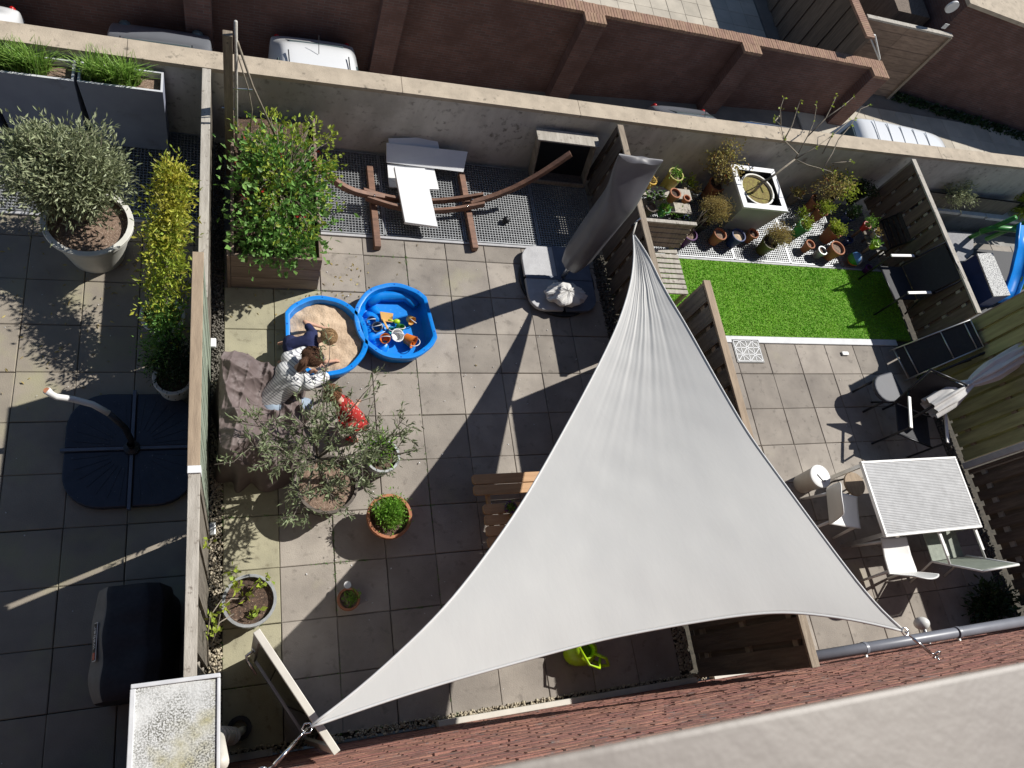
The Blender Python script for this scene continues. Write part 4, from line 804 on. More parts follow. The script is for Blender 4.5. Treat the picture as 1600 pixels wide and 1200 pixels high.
# ------------------------------------------------------------------ people
def hand_caps(b, wrist, d, pn, s, thumb_side):
    """palm and five bent fingers; d = pointing direction, pn = back-of-hand normal"""
    d = d / np.linalg.norm(d); pn = pn - d * (pn @ d); pn /= np.linalg.norm(pn); sd = np.cross(d, pn) * thumb_side
    palm = wrist + d * .045 * s
    for k in (-1, 0, 1): b.caps(wrist + sd * .012 * k * s, palm + d * .03 * s + sd * .022 * k * s, .016 * s, .013 * s, 8)
    for k, L in ((-1.5, .060), (-.5, .072), (.5, .076), (1.5, .066)):
        p0 = palm + d * .035 * s + sd * .0165 * k * s; p1 = p0 + (d * .8 - pn * .35 + sd * .06 * k) * L * .5 * s; p2 = p1 + (d * .45 - pn * .85) * L * .5 * s
        b.caps(p0, p1, .0095 * s, .0088 * s, 8); b.caps(p1, p2, .0088 * s, .0075 * s, 8)
    t0 = wrist + d * .02 * s + sd * .024 * s; t1 = t0 + (d * .6 + sd * .7 - pn * .2) * .035 * s; t2 = t1 + (d * .8 + sd * .1 - pn * .4) * .03 * s
    b.caps(t0, t1, .0115 * s, .0105 * s, 8); b.caps(t1, t2, .0105 * s, .0085 * s, 8)
def person(name, label, J, s, top, bottom, hairm, sleeve=.5, longhair=False, leg=.0, shoes=None, dress=False, face=None, tail=None):
    J = {k: np.array(v, float) for k, v in J.items()}
    base = (J['hip'][0], J['hip'][1], 0); t = thing(name, label, 'person', base)
    up = J['neck'] - J['hip']; up /= np.linalg.norm(up); side = J['shR'] - J['shL']; side /= np.linalg.norm(side)
    fw = np.cross(up, side); fw = fw / np.linalg.norm(fw)
    if face is not None and fw @ np.array(face) < 0: fw = -fw
    f = np.array(face, float) if face is not None else fw; f /= np.linalg.norm(f)
    hipL, hipR = J['hip'] - side * .085 * s, J['hip'] + side * .085 * s
    chest = J['hip'] * .3 + J['neck'] * .7
    b = MB()
    b.caps(hipL, hipR, .10 * s, .10 * s); b.caps(J['hip'], chest, .115 * s, .12 * s); b.caps(chest - side * .07 * s, chest + side * .07 * s, .10 * s, .10 * s)
    b.caps(J['shL'], J['shR'], .055 * s, .055 * s); b.caps(chest, J['neck'], .10 * s, .055 * s); b.caps(J['neck'], J['head'], .048 * s, .05 * s)
    H = J['head']; hup = H - J['neck']; hup /= np.linalg.norm(hup); f = f - hup * (f @ hup) * .5; f /= np.linalg.norm(f); hs = np.cross(f, hup); hs /= np.linalg.norm(hs); hr = .098 * s if s > .8 else .098 * s * 1.28
    b.ball(H, hr, 18, 14); b.caps(H + f * hr * .25 - hup * hr * .1, H + f * hr * .38 - hup * hr * .62, hr * .78, hr * .52)
    b.caps(H + f * hr * .98 - hup * hr * .05, H + f * hr * 1.15 - hup * hr * .3, hr * .09, hr * .14, 8)           # nose
    for k in (-1, 1): b.ball(H + hs * k * hr * .97 - hup * hr * .15, hr * .2, 8, 6)                                   # ears
    for S_, sg in (('L', -1), ('R', 1)):
        sh, el, wr = J['sh' + S_], J['el' + S_], J['wr' + S_]
        b.caps(sh, el, .05 * s, .038 * s); b.caps(el, wr, .038 * s, .025 * s)
        hand_caps(b, wr, (wr - el), np.array((0, 0, 1.)), s, -sg)
        hp = hipL if S_ == 'L' else hipR
        kn, an = J['kn' + S_], J['an' + S_]; b.caps(hp, kn, .082 * s, .055 * s); b.caps(kn, an, .055 * s, .035 * s)
        toe = J.get('toe' + S_, an + f * .12 * s); b.caps(an, toe, .036 * s, .028 * s)
    remesh(b.build('body', M['skin'], t, smooth=True), .0065 if s < .8 else .008, 4)
    # face details
    for k in (-1, 1): MB().ball(H + f * hr * .93 + hs * k * hr * .36 - hup * hr * .02, hr * .1, 8, 6).build('eye', M['black'], t, smooth=True)
    MB().caps(H + f * hr * .93 - hup * hr * .62 - hs * hr * .2, H + f * hr * .93 - hup * hr * .62 + hs * hr * .2, hr * .06, hr * .06, 8).build('mouth', M['dred'], t, smooth=True)
    # top
    g = MB(); e = .016 * s
    g.caps(J['hip'] + up * .02 * s, chest, .12 * s + e, .125 * s + e); g.caps(chest - side * .07 * s, chest + side * .07 * s, .105 * s + e, .105 * s + e); g.caps(J['shL'], J['shR'], .06 * s + e, .06 * s + e); g.caps(chest, J['neck'] - up * .03 * s, .11 * s + e, .06 * s)
    if dress: g.caps(hipL, J['knL'] * .75 + hipL * .25, .12 * s, .11 * s); g.caps(hipR, J['knR'] * .75 + hipR * .25, .12 * s, .11 * s); g.caps(J['knL'] * .5 + hipL * .5, J['knR'] * .5 + hipR * .5, .1 * s, .1 * s)
    for S_ in 'LR':
        sh, el, wr = J['sh' + S_], J['el' + S_], J['wr' + S_]
        if sleeve <= 1: g.caps(sh, sh + (el - sh) * sleeve, .055 * s + e, .052 * s + e)
        else: g.caps(sh, el, .055 * s + e, .045 * s + e); g.caps(el, el + (wr - el) * (sleeve - 1), .045 * s + e, .034 * s + e)
    o = remesh(g.build('dress' if dress else 'shirt', top, t, smooth=True), .009, 3)
    # trousers
    if not dress:
        g = MB(); g.caps(hipL, hipR, .108 * s + e, .108 * s + e); g.caps(J['hip'], J['hip'] + up * .06 * s, .12 * s + e * .8, .118 * s + e * .8)
        for S_, hp in (('L', hipL), ('R', hipR)):
            kn, an = J['kn' + S_], J['an' + S_]
            g.caps(hp, hp + (kn - hp) * min(1, .6 + leg), .09 * s + e, .068 * s + e)
            if leg >= .4: g.caps(kn, kn + (an - kn) * .85, .066 * s + e, .05 * s + e)
        remesh(g.build('trousers', bottom, t, smooth=True), .009, 3)
    if shoes:
        for S_ in 'LR':
            an = J['an' + S_]; toe = J.get('toe' + S_, an + f * .12 * s); g = MB(); g.caps(an - (0, 0, .01), toe, .045 * s, .036 * s); remesh(g.build('shoe', shoes, t, smooth=True), .008, 2)
    # hair: strands flowing over a cap
    g = MB(); g.ball(H - f * hr * .12 + hup * hr * .12, hr * 1.06, 18, 12)
    for k in range(46):
        a = RNG.uniform(0, 2 * math.pi); el = RNG.uniform(.05, 1.35); dv = (hs * math.cos(a) * math.cos(el) - f * (math.sin(a) * math.cos(el)) + hup * math.sin(el))
        if dv @ f > .55 and dv @ hup < .6: continue
        p0 = H - f * hr * .1 + hup * hr * .12 + dv * hr * 1.02; fl = (-hup * .8 + dv * .35) ; L = hr * (.55 if not longhair else RNG.uniform(1.0, 2.0)); g.caps(p0, p0 + fl * L * .6, hr * .17, hr * .10, 6)
    if tail is not None:
        p0 = H - f * hr * .9; q = [p0, p0 + np.array(tail) * .5 + (0, 0, .02), p0 + np.array(tail)]; g.caps(q[0], q[1], .035, .04); g.caps(q[1], q[2], .04, .02)
    remesh(g.build('hair', hairm, t, smooth=True), .0075, 3)
    g = MB()
    for k in range(420):
        a = RNG.uniform(0, 2 * math.pi); el = RNG.uniform(.1, 1.5); dv = (hs * math.cos(a) * math.cos(el) - f * (math.sin(a) * math.cos(el)) + hup * math.sin(el))
        if dv @ f > .5 and dv @ hup < .65: continue
        o_ = H - f * hr * .1 + hup * hr * .12; q = []; dd = dv.copy()
        for j in range(5):
            q.append(o_ + dd * hr * (1.07 + .03 * j + RNG.normal(0, .012))); dd = dd - hup * .16 + RNG.normal(0, .05, 3); dd /= np.linalg.norm(dd)
        g.tube(q, [.0022, .0028, .0026, .002, .0008], 4, caps=False)
    g.build('hair_strands', hairm, t, smooth=True)
    return t
# adult kneeling beside the sandpit, leaning over the rim
hL = P(508, 566, .24); hR = P(500, 580, .25)
person('person', 'adult in a striped white top kneeling at the sandpit rim', dict(hip=(-.60, -1.96, .33), neck=(-.30, -1.74, .66), head=(-.205, -1.675, .735), shL=(-.41, -1.62, .60), shR=(-.24, -1.89, .60),
    elL=(-.25, -1.46, .42), wrL=hL - (.07, .0, -.03), elR=(-.06, -1.74, .42), wrR=hR - (.05, .02, -.03), knL=(-.38, -1.68, .085), knR=(-.22, -1.90, .085), anL=(-.72, -1.90, .06), anR=(-.60, -2.12, .06), toeL=(-.82, -1.97, .04), toeR=(-.70, -2.19, .04)),
    .93, M['striped'], M['denim'], M['hair_br'], sleeve=1.45, leg=.5, face=(.6, .42, -.62), tail=(-.08, -.10, -.06))
# child crawling in the sand
e1 = P(476, 503, .30); h1 = P(505, 512, .19)
person('person', 'small blond child in navy clothes crawling in the sand', dict(hip=(-.36, -1.33, .265), neck=(-.09, -1.31, .385), head=(.0, -1.30, .435), shL=(-.14, -1.215, .36), shR=(-.13, -1.42, .35),
    elL=e1, wrL=h1, elR=(-.02, -1.49, .25), wrR=(.09, -1.44, .17), knL=(-.20, -1.22, .165), knR=(-.18, -1.44, .165), anL=(-.40, -1.23, .16), anR=(-.40, -1.44, .16), toeL=(-.47, -1.24, .15), toeR=(-.47, -1.45, .15)),
    .62, M['navy'], M['navy'], M['hair_b'], sleeve=.55, leg=.0, face=(.75, .0, -.6))
# child in red dress squatting
person('person', 'child in a red patterned dress squatting beside the olive pot', dict(hip=(.27, -2.15, .27), neck=(.06, -2.02, .50), head=(-.01, -1.985, .575), shL=(.04, -1.93, .45), shR=(.14, -2.12, .45),
    elL=(.02, -1.82, .32), wrL=(.10, -1.76, .20), elR=(.25, -2.00, .33), wrR=(.30, -1.92, .22), knL=(.08, -2.08, .30), knR=(.16, -2.24, .30), anL=(.21, -2.12, .05), anR=(.27, -2.28, .05), toeL=(.12, -2.07, .03), toeR=(.18, -2.25, .03)),
    .66, M['dred'], M['dred'], M['hair_g'], sleeve=.45, shoes=M['redpot'], dress=True, face=(-.6, .55, -.35))
# ------------------------------------------------------------------ taupe furniture cover
def fold(x, y):
    r = 0
    for k, (a, fq, ph) in enumerate(((.5, 9, 0), (2.2, 13, 1.3), (1.2, 19, 2.1), (2.9, 24, .4))):
        s = math.sin((x * math.cos(a) + y * math.sin(a)) * fq + ph + 1.6 * noise2(x, y, 3, k)); r += (1 - abs(s)) ** 2 / (1 + .5 * k)
    return r
def coverf(u, v):
    a = 2 * math.pi * v; cx, cy = -.68, -2.08
    ex, ey = (.37 if math.cos(a) < 0 else .44), (.52 if math.sin(a) > 0 else .64)
    sq = (abs(math.cos(a)) ** 5 + abs(math.sin(a)) ** 5) ** (-1 / 5) if True else 1
    rr = min(u / .72, 1.0); x = cx + ex * sq * rr * math.cos(a) * .93; y = cy + ey * sq * rr * math.sin(a) * .93
    topz = .40 + .34 * (1 / (1 + math.exp((x + .72) * 16))) + .16 * math.exp(-((y + 1.72) / .14) ** 2) * (x < -.3) + .14 * math.exp(-((y + 2.5) / .14) ** 2)
    if u <= .72: z = topz + .075 * fold(x * .8, y * .8) + .014 * fold(x * 2.1 + 1, y * 2.1 + 4) - .07 - .08 * rr ** 6
    else:
        k = (u - .72) / .28; z = (topz - .10) * (1 - k) + .004; w_ = k * (.05 + .05 * math.sin(a * 9 + 2 * math.sin(a * 3))); x += w_ * math.cos(a); y += w_ * math.sin(a); z += .05 * (fold(x, y) - .7) * (1 - k)
        x = max(x, -1.10)
    return (max(x, -1.10), y, max(z, .004))
b = MB(); b.grid(coverf, 110, 240); tag(b.build('furniture_cover', M['taupe'], smooth=True), 'crumpled taupe fabric cover over garden furniture beside the left fence', 'furniture cover')
# ------------------------------------------------------------------ potted plants of the middle patio
t, c = potted('potted_olive_tree', 'sparse olive tree in a big dark rustic pot beside the taupe cover', 512, 756, .42, .275, .21, M['darkpot'], 'soil_l', rings=2, cat='potted tree')
twiggy(t, c + (-.02, .02, .36), 1.0, 14, M['l_olive'], .066, .018, 20, 5, spread=1.1, r0=.022, sub=9, sub_len=.30, lean=(-.08, .17), trunk_h=.28)
bush(t, c + (0, 0, .40), (.2, .2, .03), 7, 8, .05, .02, M['l_olive'], None, None, .03, name='ground_leaves')
t, c = potted('potted_shrub', 'shrub with silvery leaves in a round zinc pot behind the olive tree', 598, 712, .30, .165, .13, M['zinc'], 'soil', cat='potted plant')
bush(t, c + (-.04, .07, .36), (.10, .09, .09), 18, 14, .09, .02, M['l_fern'], c + (0, 0, .25), M['twig'], .05, name='foliage')
twiggy(t, c + (-.03, .05, .26), .5, 6, M['l_olive'], .06, .017, 12, 9, spread=.8, r0=.010, sub=5, sub_len=.2)
t, c = potted('potted_herb', 'bushy bright green herb in a large terracotta pot', 609, 806, .34, .205, .14, M['terra'], 'soil', cat='potted plant', rimh=.05, rim=.014, fill=.07)
bush(t, c + (.0, .05, .37), (.15, .145, .14), 110, 26, .03, .014, M['l_fern'], c + (0, .03, .25), M['l_grass'], .035, .003, shell=.2)
MB().bar(c + (-.08, -.02, .29), c + (-.02, -.02, .35), .035, .004).build('plant_tag', M['zinc'], t)
t, c = potted('potted_seedling', 'small terracotta pot with a seedling and white round tag', 545, 936, .16, .098, .068, M['terra'], 'soil_l', cat='potted plant', rimh=.03, rim=.008)
bush(t, c + (.03, .01, .17), (.07, .06, .04), 14, 12, .03, .013, M['l_fern'], c + (0, 0, .1), M['l_grass'], .02, .002)
q = P(543, 914, .16); MB().lathe([(.001, .004), (.034, .004), (.034, 0), (.001, 0)], q, 18).build('round_tag', M['white'], t, smooth=True, auto=30); MB().tube([q, c + (0, .02, .11)], .003, 6).build('tag_stick', M['black'], t)
t, c = potted('potted_vine', 'grey ribbed tub with young vine shoots by the left fence', 390, 938, .36, .215, .19, M['zinc'], 'soil', cat='potted plant', rings=3, rim=.01)
MB().tube([c + (-.05, .03, .3), c + (-.15, .02, .42), c + (-.22, -.06, .52), c + (-.25, -.2, .5)], [.007, .006, .005, .003], 6).build('vine_stem', M['twig'], t, smooth=True)
MB().tube([c + (-.05, .03, .3), c + (-.12, .12, .5), c + (-.14, .2, .62)], [.006, .005, .003], 6).build('vine_stem', M['twig'], t, smooth=True); MB().tube([c + (0, .05, .3), c + (.08, .1, .42), c + (.14, .14, .5)], [.005, .004, .002], 6).build('vine_stem', M['twig'], t, smooth=True)
pp = np.array([c + (-.14, .2, .62), c + (-.13, .15, .55), c + (-.12, .1, .48), c + (-.22, -.06, .52), c + (-.25, -.2, .5), c + (.14, .14, .5), c + (.09, .1, .43), c + (-.02, .04, .42), c + (.02, -.12, .34), c + (.05, -.11, .34)])
b = MB(); q = np.repeat(pp, 9, 0) + RNG.normal(0, .022, (90, 3)); b.leaves(q, RNG.normal(0, .6, (90, 3)) + (0, 0, .4), .06, .045, .3); b.build('leaves', M['l_yel'], t)
cl = thing('climbing_vine', 'bare climbing vine stems against the weathered left fence', 'plant', (-1.08, -4.2, 0))
b = MB(); b.tube([(-1.07, -4.35, 0), (-1.09, -4.3, .6), (-1.085, -4.15, 1.0), (-1.06, -4.02, 1.2), (-.98, -3.9, 1.15)], [.009, .008, .006, .005, .003], 6); b.tube([(-1.06, -4.2, .9), (-1.0, -4.05, 1.0), (-.9, -3.98, .85)], .005, 6); b.build('stems', M['twig'], cl, smooth=True)
b = MB(); q = np.array([(-1.08, -4.12, 1.02), (-1.06, -4.0, 1.2), (-1.03, -4.1, 1.0), (-1.08, -3.5, 1.3)]); q = np.repeat(q, 7, 0) + RNG.normal(0, .02, (28, 3)); b.leaves(q, RNG.normal(0, .6, (28, 3)), .05, .035, .3); b.build('leaves', M['l_yel'], cl)
# ------------------------------------------------------------------ children's picnic bench
pb = thing('picnic_bench', "small pine picnic bench half hidden under the sail", 'picnic bench', (2.0, -3.1, 0))
a0 = P(738, 741, .30); 
def board(x0, x1, y0, y1, z, th=.028, r=.02):
    b = MB(); q = [(x0 + r, y0), (x1 - r, y0), (x1, y0 + r), (x1, y1 - r), (x1 - r, y1), (x0 + r, y1), (x0, y1 - r), (x0, y0 + r)]; return b.prism(q, z - th, z)
zs, zt = .30, .52
s0 = P(737, 741, zs); s1 = P(743, 774, zs); w_ = (s0[1] - s1[1] - .012) / 2
for k in range(2): board(s0[0], s0[0] + 1.05, s1[1] + k * (w_ + .008), s1[1] + k * (w_ + .008) + w_, zs).build('seat_board', M['wood_pine'], pb, bevel=.004)
t0 = P(754, 787, zt); nb_ = 5; wt = .108
for k in range(nb_): board(t0[0], t0[0] + .98, t0[1] - (k + 1) * wt, t0[1] - k * wt - .008, zt).build('table_board', M['wood_pine'], pb, bevel=.004)
yb = t0[1] - nb_ * wt
for k in range(2): board(s0[0], s0[0] + 1.05, yb - .28 + k * (w_ + .008), yb - .28 + k * (w_ + .008) + w_, zs).build('seat_board', M['wood_pine'], pb, bevel=.004)
for x in (t0[0] + .14, t0[0] + .80):
    MB().box(x, x + .035, yb - .26, s0[1] - .03, zs - .09, zs - .03).build('cross_beam', M['wood_pine'], pb); MB().box(x + .036, x + .07, yb + .02, t0[1] - .03, zt - .08, zt - .03).build('table_beam', M['wood_pine'], pb)
    for sg, yy in ((1, t0[1] - .05), (-1, yb + .05)): MB().bar((x + .053, yy + sg * .12, .0), (x + .053, yy - sg * .02, zt - .035), .033, .06, (1, 0, 0)).build('leg', M['wood_pine'], pb)
t, c = potted('potted_succulent', 'little purple pot with pale shoots standing on the picnic bench', 799, 792, .10, .058, .04, M['purple'], 'soil', zb=.521, cat='potted plant', rimh=.02, rim=.006, fill=.02)
bush(t, c + (0, 0, .1), (.045, .045, .03), 16, 8, .035, .01, M['l_grass'], None, None, .015)
# ------------------------------------------------------------------ open glazed door
dr = thing('glazed_door', 'open glazed door with pale frame and chrome handle swung out from the house', 'door', (-.5, -4.6, 0))
A = np.array((-.755, -4.25)); Bq = np.array((-.29, -5.03)); d = (Bq - A); Ld = np.linalg.norm(d); d /= Ld; nq = np.array((-d[1], d[0]))
nq = nq if nq[0] < 0 else -nq
def dbox(s0, s1, z0, z1, o0, o1):
    q = [A + d * s0 + nq * o0, A + d * s1 + nq * o0, A + d * s1 + nq * o1, A + d * s0 + nq * o1]; return MB().hexa([(*v, z0) for v in q], [(*v, z1) for v in q])
dbox(0, Ld, 2.06, 2.12, -.023, .023).build('top_rail', M['cream'], dr, bevel=.004); dbox(0, .06, .03, 2.059, -.02, .02).build('stile', M['cream'], dr, bevel=.004); dbox(Ld - .06, Ld, .03, 2.059, -.02, .02).build('stile', M['cream'], dr, bevel=.004); dbox(.061, Ld - .061, .03, .10, -.02, .02).build('bottom_rail', M['alu'], dr, bevel=.004)
dbox(.061, Ld - .061, .101, 2.058, -.006, .006).build('pane', M['pane'], dr); dbox(.065, Ld - .065, .11, .13, .007, .018).build('glazing_bead', M['alu'], dr)
hz = 1.35; h = A + d * .05 + nq * .036; MB().tube([(*h, hz), (*(h + nq * .06), hz), (*(h + nq * .07 + d * .03), hz - .005), (*(h + nq * .07 + d * .15), hz - .01)], .011, 8).build('handle', M['chrome'], dr, smooth=True)
h = A + d * .05 + nq * .038; MB().bar((*h, hz - .12), (*h, hz + .08), .035, .006, up=(*nq, 0)).build('handle_plate', M['chrome'], dr)
# ------------------------------------------------------------------ lime watering can
c = P(908, 1018, .15); wc = thing('watering_can', 'lime green plastic watering can near the house wall', 'watering can', (c[0], c[1], 0))
b = MB(); c0 = np.array((c[0], c[1], 0)); b.lathe([(.088, .006), (.13, .035), (.137, .175), (.106, .275), (.075, .312), (.068, .312), (.062, .25)], c0, 24, cap0=True, sx=1.15); b.build('body', M['lime'], wc, smooth=True, auto=50)
hq = [c0 + (0.062, -0.037, 0.312), c0 + (0.150, -0.100, 0.375), c0 + (0.200, -0.163, 0.300), c0 + (0.188, -0.163, 0.175), c0 + (0.138, -0.100, 0.088)]; MB().tube(hq, .016, 10).build('handle', M['lime'], wc, smooth=True)
hq = [c0 + (-0.075, 0.025, 0.300), c0 + (-0.037, -0.138, 0.375), c0 + (0.062, -0.175, 0.375), c0 + (0.125, -0.062, 0.312)]; MB().tube(hq, .014, 10).build('carry_handle', M['lime'], wc, smooth=True)
MB().tube([c0 + (-0.112, 0.037, 0.088), c0 + (-0.250, 0.112, 0.250), c0 + (-0.338, 0.163, 0.375)], [.028, .018, .015], 12).build('spout', M['lime'], wc, smooth=True); MB().tube([c0 + (-0.338, 0.163, 0.375), c0 + (-0.362, 0.175, 0.413)], [.02, .038], 14).build('rose', M['black'], wc, smooth=True, auto=40)
o = MB().box(*(lambda q: (q[0] - .03, q[0] + .03, q[1] - .05, q[1] + .05))(P(333, 538, 0)), .0, .05).build('pebble_block', M['foam'], bevel=.01); tag(o, 'white block on the pebbles beside the taupe cover', 'block')
o = MB().box(*(lambda q: (q[0] - .03, q[0] + .025, q[1] - .06, q[1] + .06))(P(333, 828, 0)), .0, .06).build('pebble_block', M['zinc'], bevel=.01); tag(o, 'small silvery bag on the pebbles near the ribbed tub', 'block')
# ------------------------------------------------------------------ left garden
def grass_planter(label, x0, x1, y0, y1, h, seed):
    t = thing('grass_planter', label, 'planter', ((x0 + x1) / 2, (y0 + y1) / 2, 0), 'slate grass planters by the wall')
    ins = .045
    o0 = [(x0 + ins, y0 + .03, 0), (x1 - ins * .3, y0 + .03, 0), (x1 - ins * .3, y1, 0), (x0 + ins, y1, 0)]; o1 = [(x0, y0, h), (x1, y0, h), (x1, y1, h), (x0, y1, h)]
    w_ = .022; i1 = [(x0 + w_, y0 + w_, h), (x1 - w_, y0 + w_, h), (x1 - w_, y1 - w_, h), (x0 + w_, y1 - w_, h)]; i0 = [(a, b_, h - .12) for a, b_, _ in i1]
    b = MB(); b.add(o0 + o1, [(0, 1, 5, 4), (1, 2, 6, 5), (2, 3, 7, 6), (3, 0, 4, 7), (3, 2, 1, 0)]); b.build('box', M['planterblue'], t)
    b = MB(); b.add([(a, b_, z + .002) for a, b_, z in o1] + [(a, b_, z + .002) for a, b_, z in i1] + i0, [(k, (k + 1) % 4, 4 + (k + 1) % 4, 4 + k) for k in range(4)] + [(4 + k, 4 + (k + 1) % 4, 8 + (k + 1) % 4, 8 + k) for k in range(4)]); b.build('rim', M['planterrim'], t)
    MB().box(x0 + w_, x1 - w_, y0 + w_, y1 - w_, h - .125, h - .08).build('soil', M['soil_l'], t)
    rng = np.random.default_rng(seed); vs = []; fs = []
    for k in range(520):
        cl = rng.integers(0, 3); bx = x0 + (x1 - x0) * (.17 + .20 * cl) + rng.normal(0, .045); by = (y0 + y1) / 2 + rng.normal(0, .035); a = rng.uniform(0, 6.28); L = rng.uniform(.22, .44); out = rng.uniform(.15, .8) * (.6 if math.sin(a) < -.2 else 1)
        d = np.array((math.cos(a), math.sin(a), 0)); s = np.array((-d[1], d[0], 0)) * .0085; p = np.array((bx, by, h - .08)); i = len(vs)
        for u in (0, .35, .7, 1.0):
            c = p + d * L * out * u ** 1.4 + (0, 0, L * (.95 * u - .7 * out * u * u)); ww = (1 - u) * .9 + .12; vs += [c - s * ww, c + s * ww]
        fs += [(i, i + 1, i + 3, i + 2), (i + 2, i + 3, i + 5, i + 4), (i + 4, i + 5, i + 7, i + 6)]
    b = MB(); b.add(vs, fs); b.build('grass', M['l_grass'], t)
grass_planter('slate blue planter with arching grass, nearest the left fence', -2.33, -1.57, 1.2, 1.47, .92, 3)
grass_planter('slate blue planter with arching grass at the left edge', -3.12, -2.36, 1.2, 1.47, .92, 4)
grass_planter('slate blue planter with arching grass, only its end in view', -3.91, -3.15, 1.2, 1.47, .92, 5)
t, c = potted('potted_shrub', 'large rounded silvery shrub in a big white pot', 137, 345, .55, .375, .25, M['whitepot'], 'soil_l', cat='potted shrub', wall=.03, rim=.02, rimh=.04, fill=.07, n=40)
bush(t, c + (-.12, .22, 1.02), (.52, .50, .40), 300, 34, .066, .021, M['l_olive2'], c + (0, .05, .48), M['bark'], .075, .012, shell=.35, up=.5)
MB().tube([c + (0, .05, .45), c + (-.03, .1, .7), c + (-.06, .14, .9)], [.03, .026, .02], 8).build('trunk', M['bark'], t, smooth=True)
t, c = potted('potted_climber', 'yellow climber, top leaves coloured sunlit gold, in a white pot growing along the left fence', 254, 492, .34, .19, .14, M['whitepot'], 'soil', cat='potted climber', wall=.02)
path = [P(262, 520, .55), P(258, 450, .85), P(262, 380, 1.1), P(268, 320, 1.3), P(272, 270, 1.42)]
path = [np.array((min(q[0], -1.33), q[1], q[2])) for q in path]
path = [path[0] + (path[1] - path[0]) * f_ for f_ in (0, .5)] + [path[1] + (path[2] - path[1]) * f_ for f_ in (0, .35, .7)] + [path[2] + (path[3] - path[2]) * f_ for f_ in (0, .5)] + [path[3] + (path[4] - path[3]) * f_ for f_ in (0, .5, 1)]
sz = [.14, .17, .19, .2, .19, .18, .17, .15, .12, .08]
for k, q in enumerate(path): bush(t, q, (sz[k], sz[k] * 1.35, sz[k] * 1.1), 30, 17, .05, .022, M['l_gold'] if k >= 6 else (M['l_yel'] if k >= 2 else M['l_green']), None, None, .05, shell=.2); (bush(t, q, (sz[k] * 1.35, sz[k] * 1.6, sz[k] * 1.2), 9, 12, .05, .022, M['l_gold'] if k < 6 else M['l_yel'], None, None, .05, shell=.5))  # green foot to gold top: shade and sunlight put into the leaf colours
MB().tube([c + (0, 0, .3)] + path, np.linspace(.02, .004, len(path) + 1), 7).build('main_stem', M['twig'], t, smooth=True)
t, c = potted('potted_conifer', 'dark feathery green shrub in a white pot in the fence shadow', 270, 590, .32, .165, .13, M['whitepot'], 'soil', cat='potted shrub', wall=.02)
bush(t, c + (.02, .10, .5), (.22, .24, .24), 150, 30, .035, .012, M['l_dark'], c + (0, 0, .3), M['bark'], .045, .006, shell=.2)  # fence shade is put into this dark leaf colour
bush(t, c + (-.12, .12, .55), (.14, .14, .14), 40, 26, .035, .012, M['l_green'], None, None, .045, shell=.3)
# parasol base with bent tube
c = P(207, 702, .05); pbz = thing('parasol_base', 'dark four plate parasol base with a bent white tube', 'parasol base', (c[0], c[1], 0))
for k in range(4):
    a0 = math.pi / 2 * k; pts = [(.018, .018), (.55, .018)] + [(.55 - .33 * (1 - math.cos(s)), .22 + .33 * math.sin(s)) for s in np.linspace(0, math.pi / 2, 9)] + [(.018, .55)]
    ca, sa = math.cos(a0), math.sin(a0); q = [(c[0] + x * ca - y * sa, c[1] + x * sa + y * ca) for x, y in pts]
    o = MB().prism(q, .012, .075).build('weight_plate', M['navyslab'], pbz, bevel=.012)
    for j in range(7):
        s = math.radians(8 + 12.3 * j); x0, y0, x1, y1 = .16 * math.cos(s) + .03, .16 * math.sin(s) + .03, .47 * math.cos(s) + .02, .47 * math.sin(s) + .02
        ORIGIN[o] = ORIGIN[pbz]; MB().bar((c[0] + x0 * ca - y0 * sa, c[1] + x0 * sa + y0 * ca, .076), (c[0] + x1 * ca - y1 * sa, c[1] + x1 * sa + y1 * ca, .076), .012, .008).build('moulded_rib', M['navyslab'], o)
MB().bar((c[0] - .58, c[1], .068), (c[0] + .58, c[1], .068), .03, .05).build('cross_bar', M['slabblue'], pbz, bevel=.004); MB().bar((c[0], c[1] - .58, .069), (c[0], c[1] + .58, .069), .03, .05).build('cross_bar', M['slabblue'], pbz, bevel=.004)
MB().lathe([(.07, .09), (.07, .11), (.03, .13), (.03, .2)], (c[0], c[1], 0), 16).build('socket', M['darkmet'], pbz, smooth=True, auto=40)
tq = [np.array((c[0], c[1], .1)), P(205, 688, .2), P(195, 668, .35), P(170, 646, .5)]
MB().tube(tq, .028, 12).build('lower_tube', M['darkmet'], pbz, smooth=True)
MB().tube([P(170, 646, .5), P(145, 632, .58), P(115, 624, .64), P(88, 620, .70), P(80, 616, .73), P(73, 610, .78)], [.028, .028, .028, .028, .028, .032], 12).build('upper_tube', M['white'], pbz, smooth=True)
MB().tube([P(73.4, 610.3, .778), P(73, 609.8, .784)], .026, 12).build('tube_mouth', M['terra'], pbz)
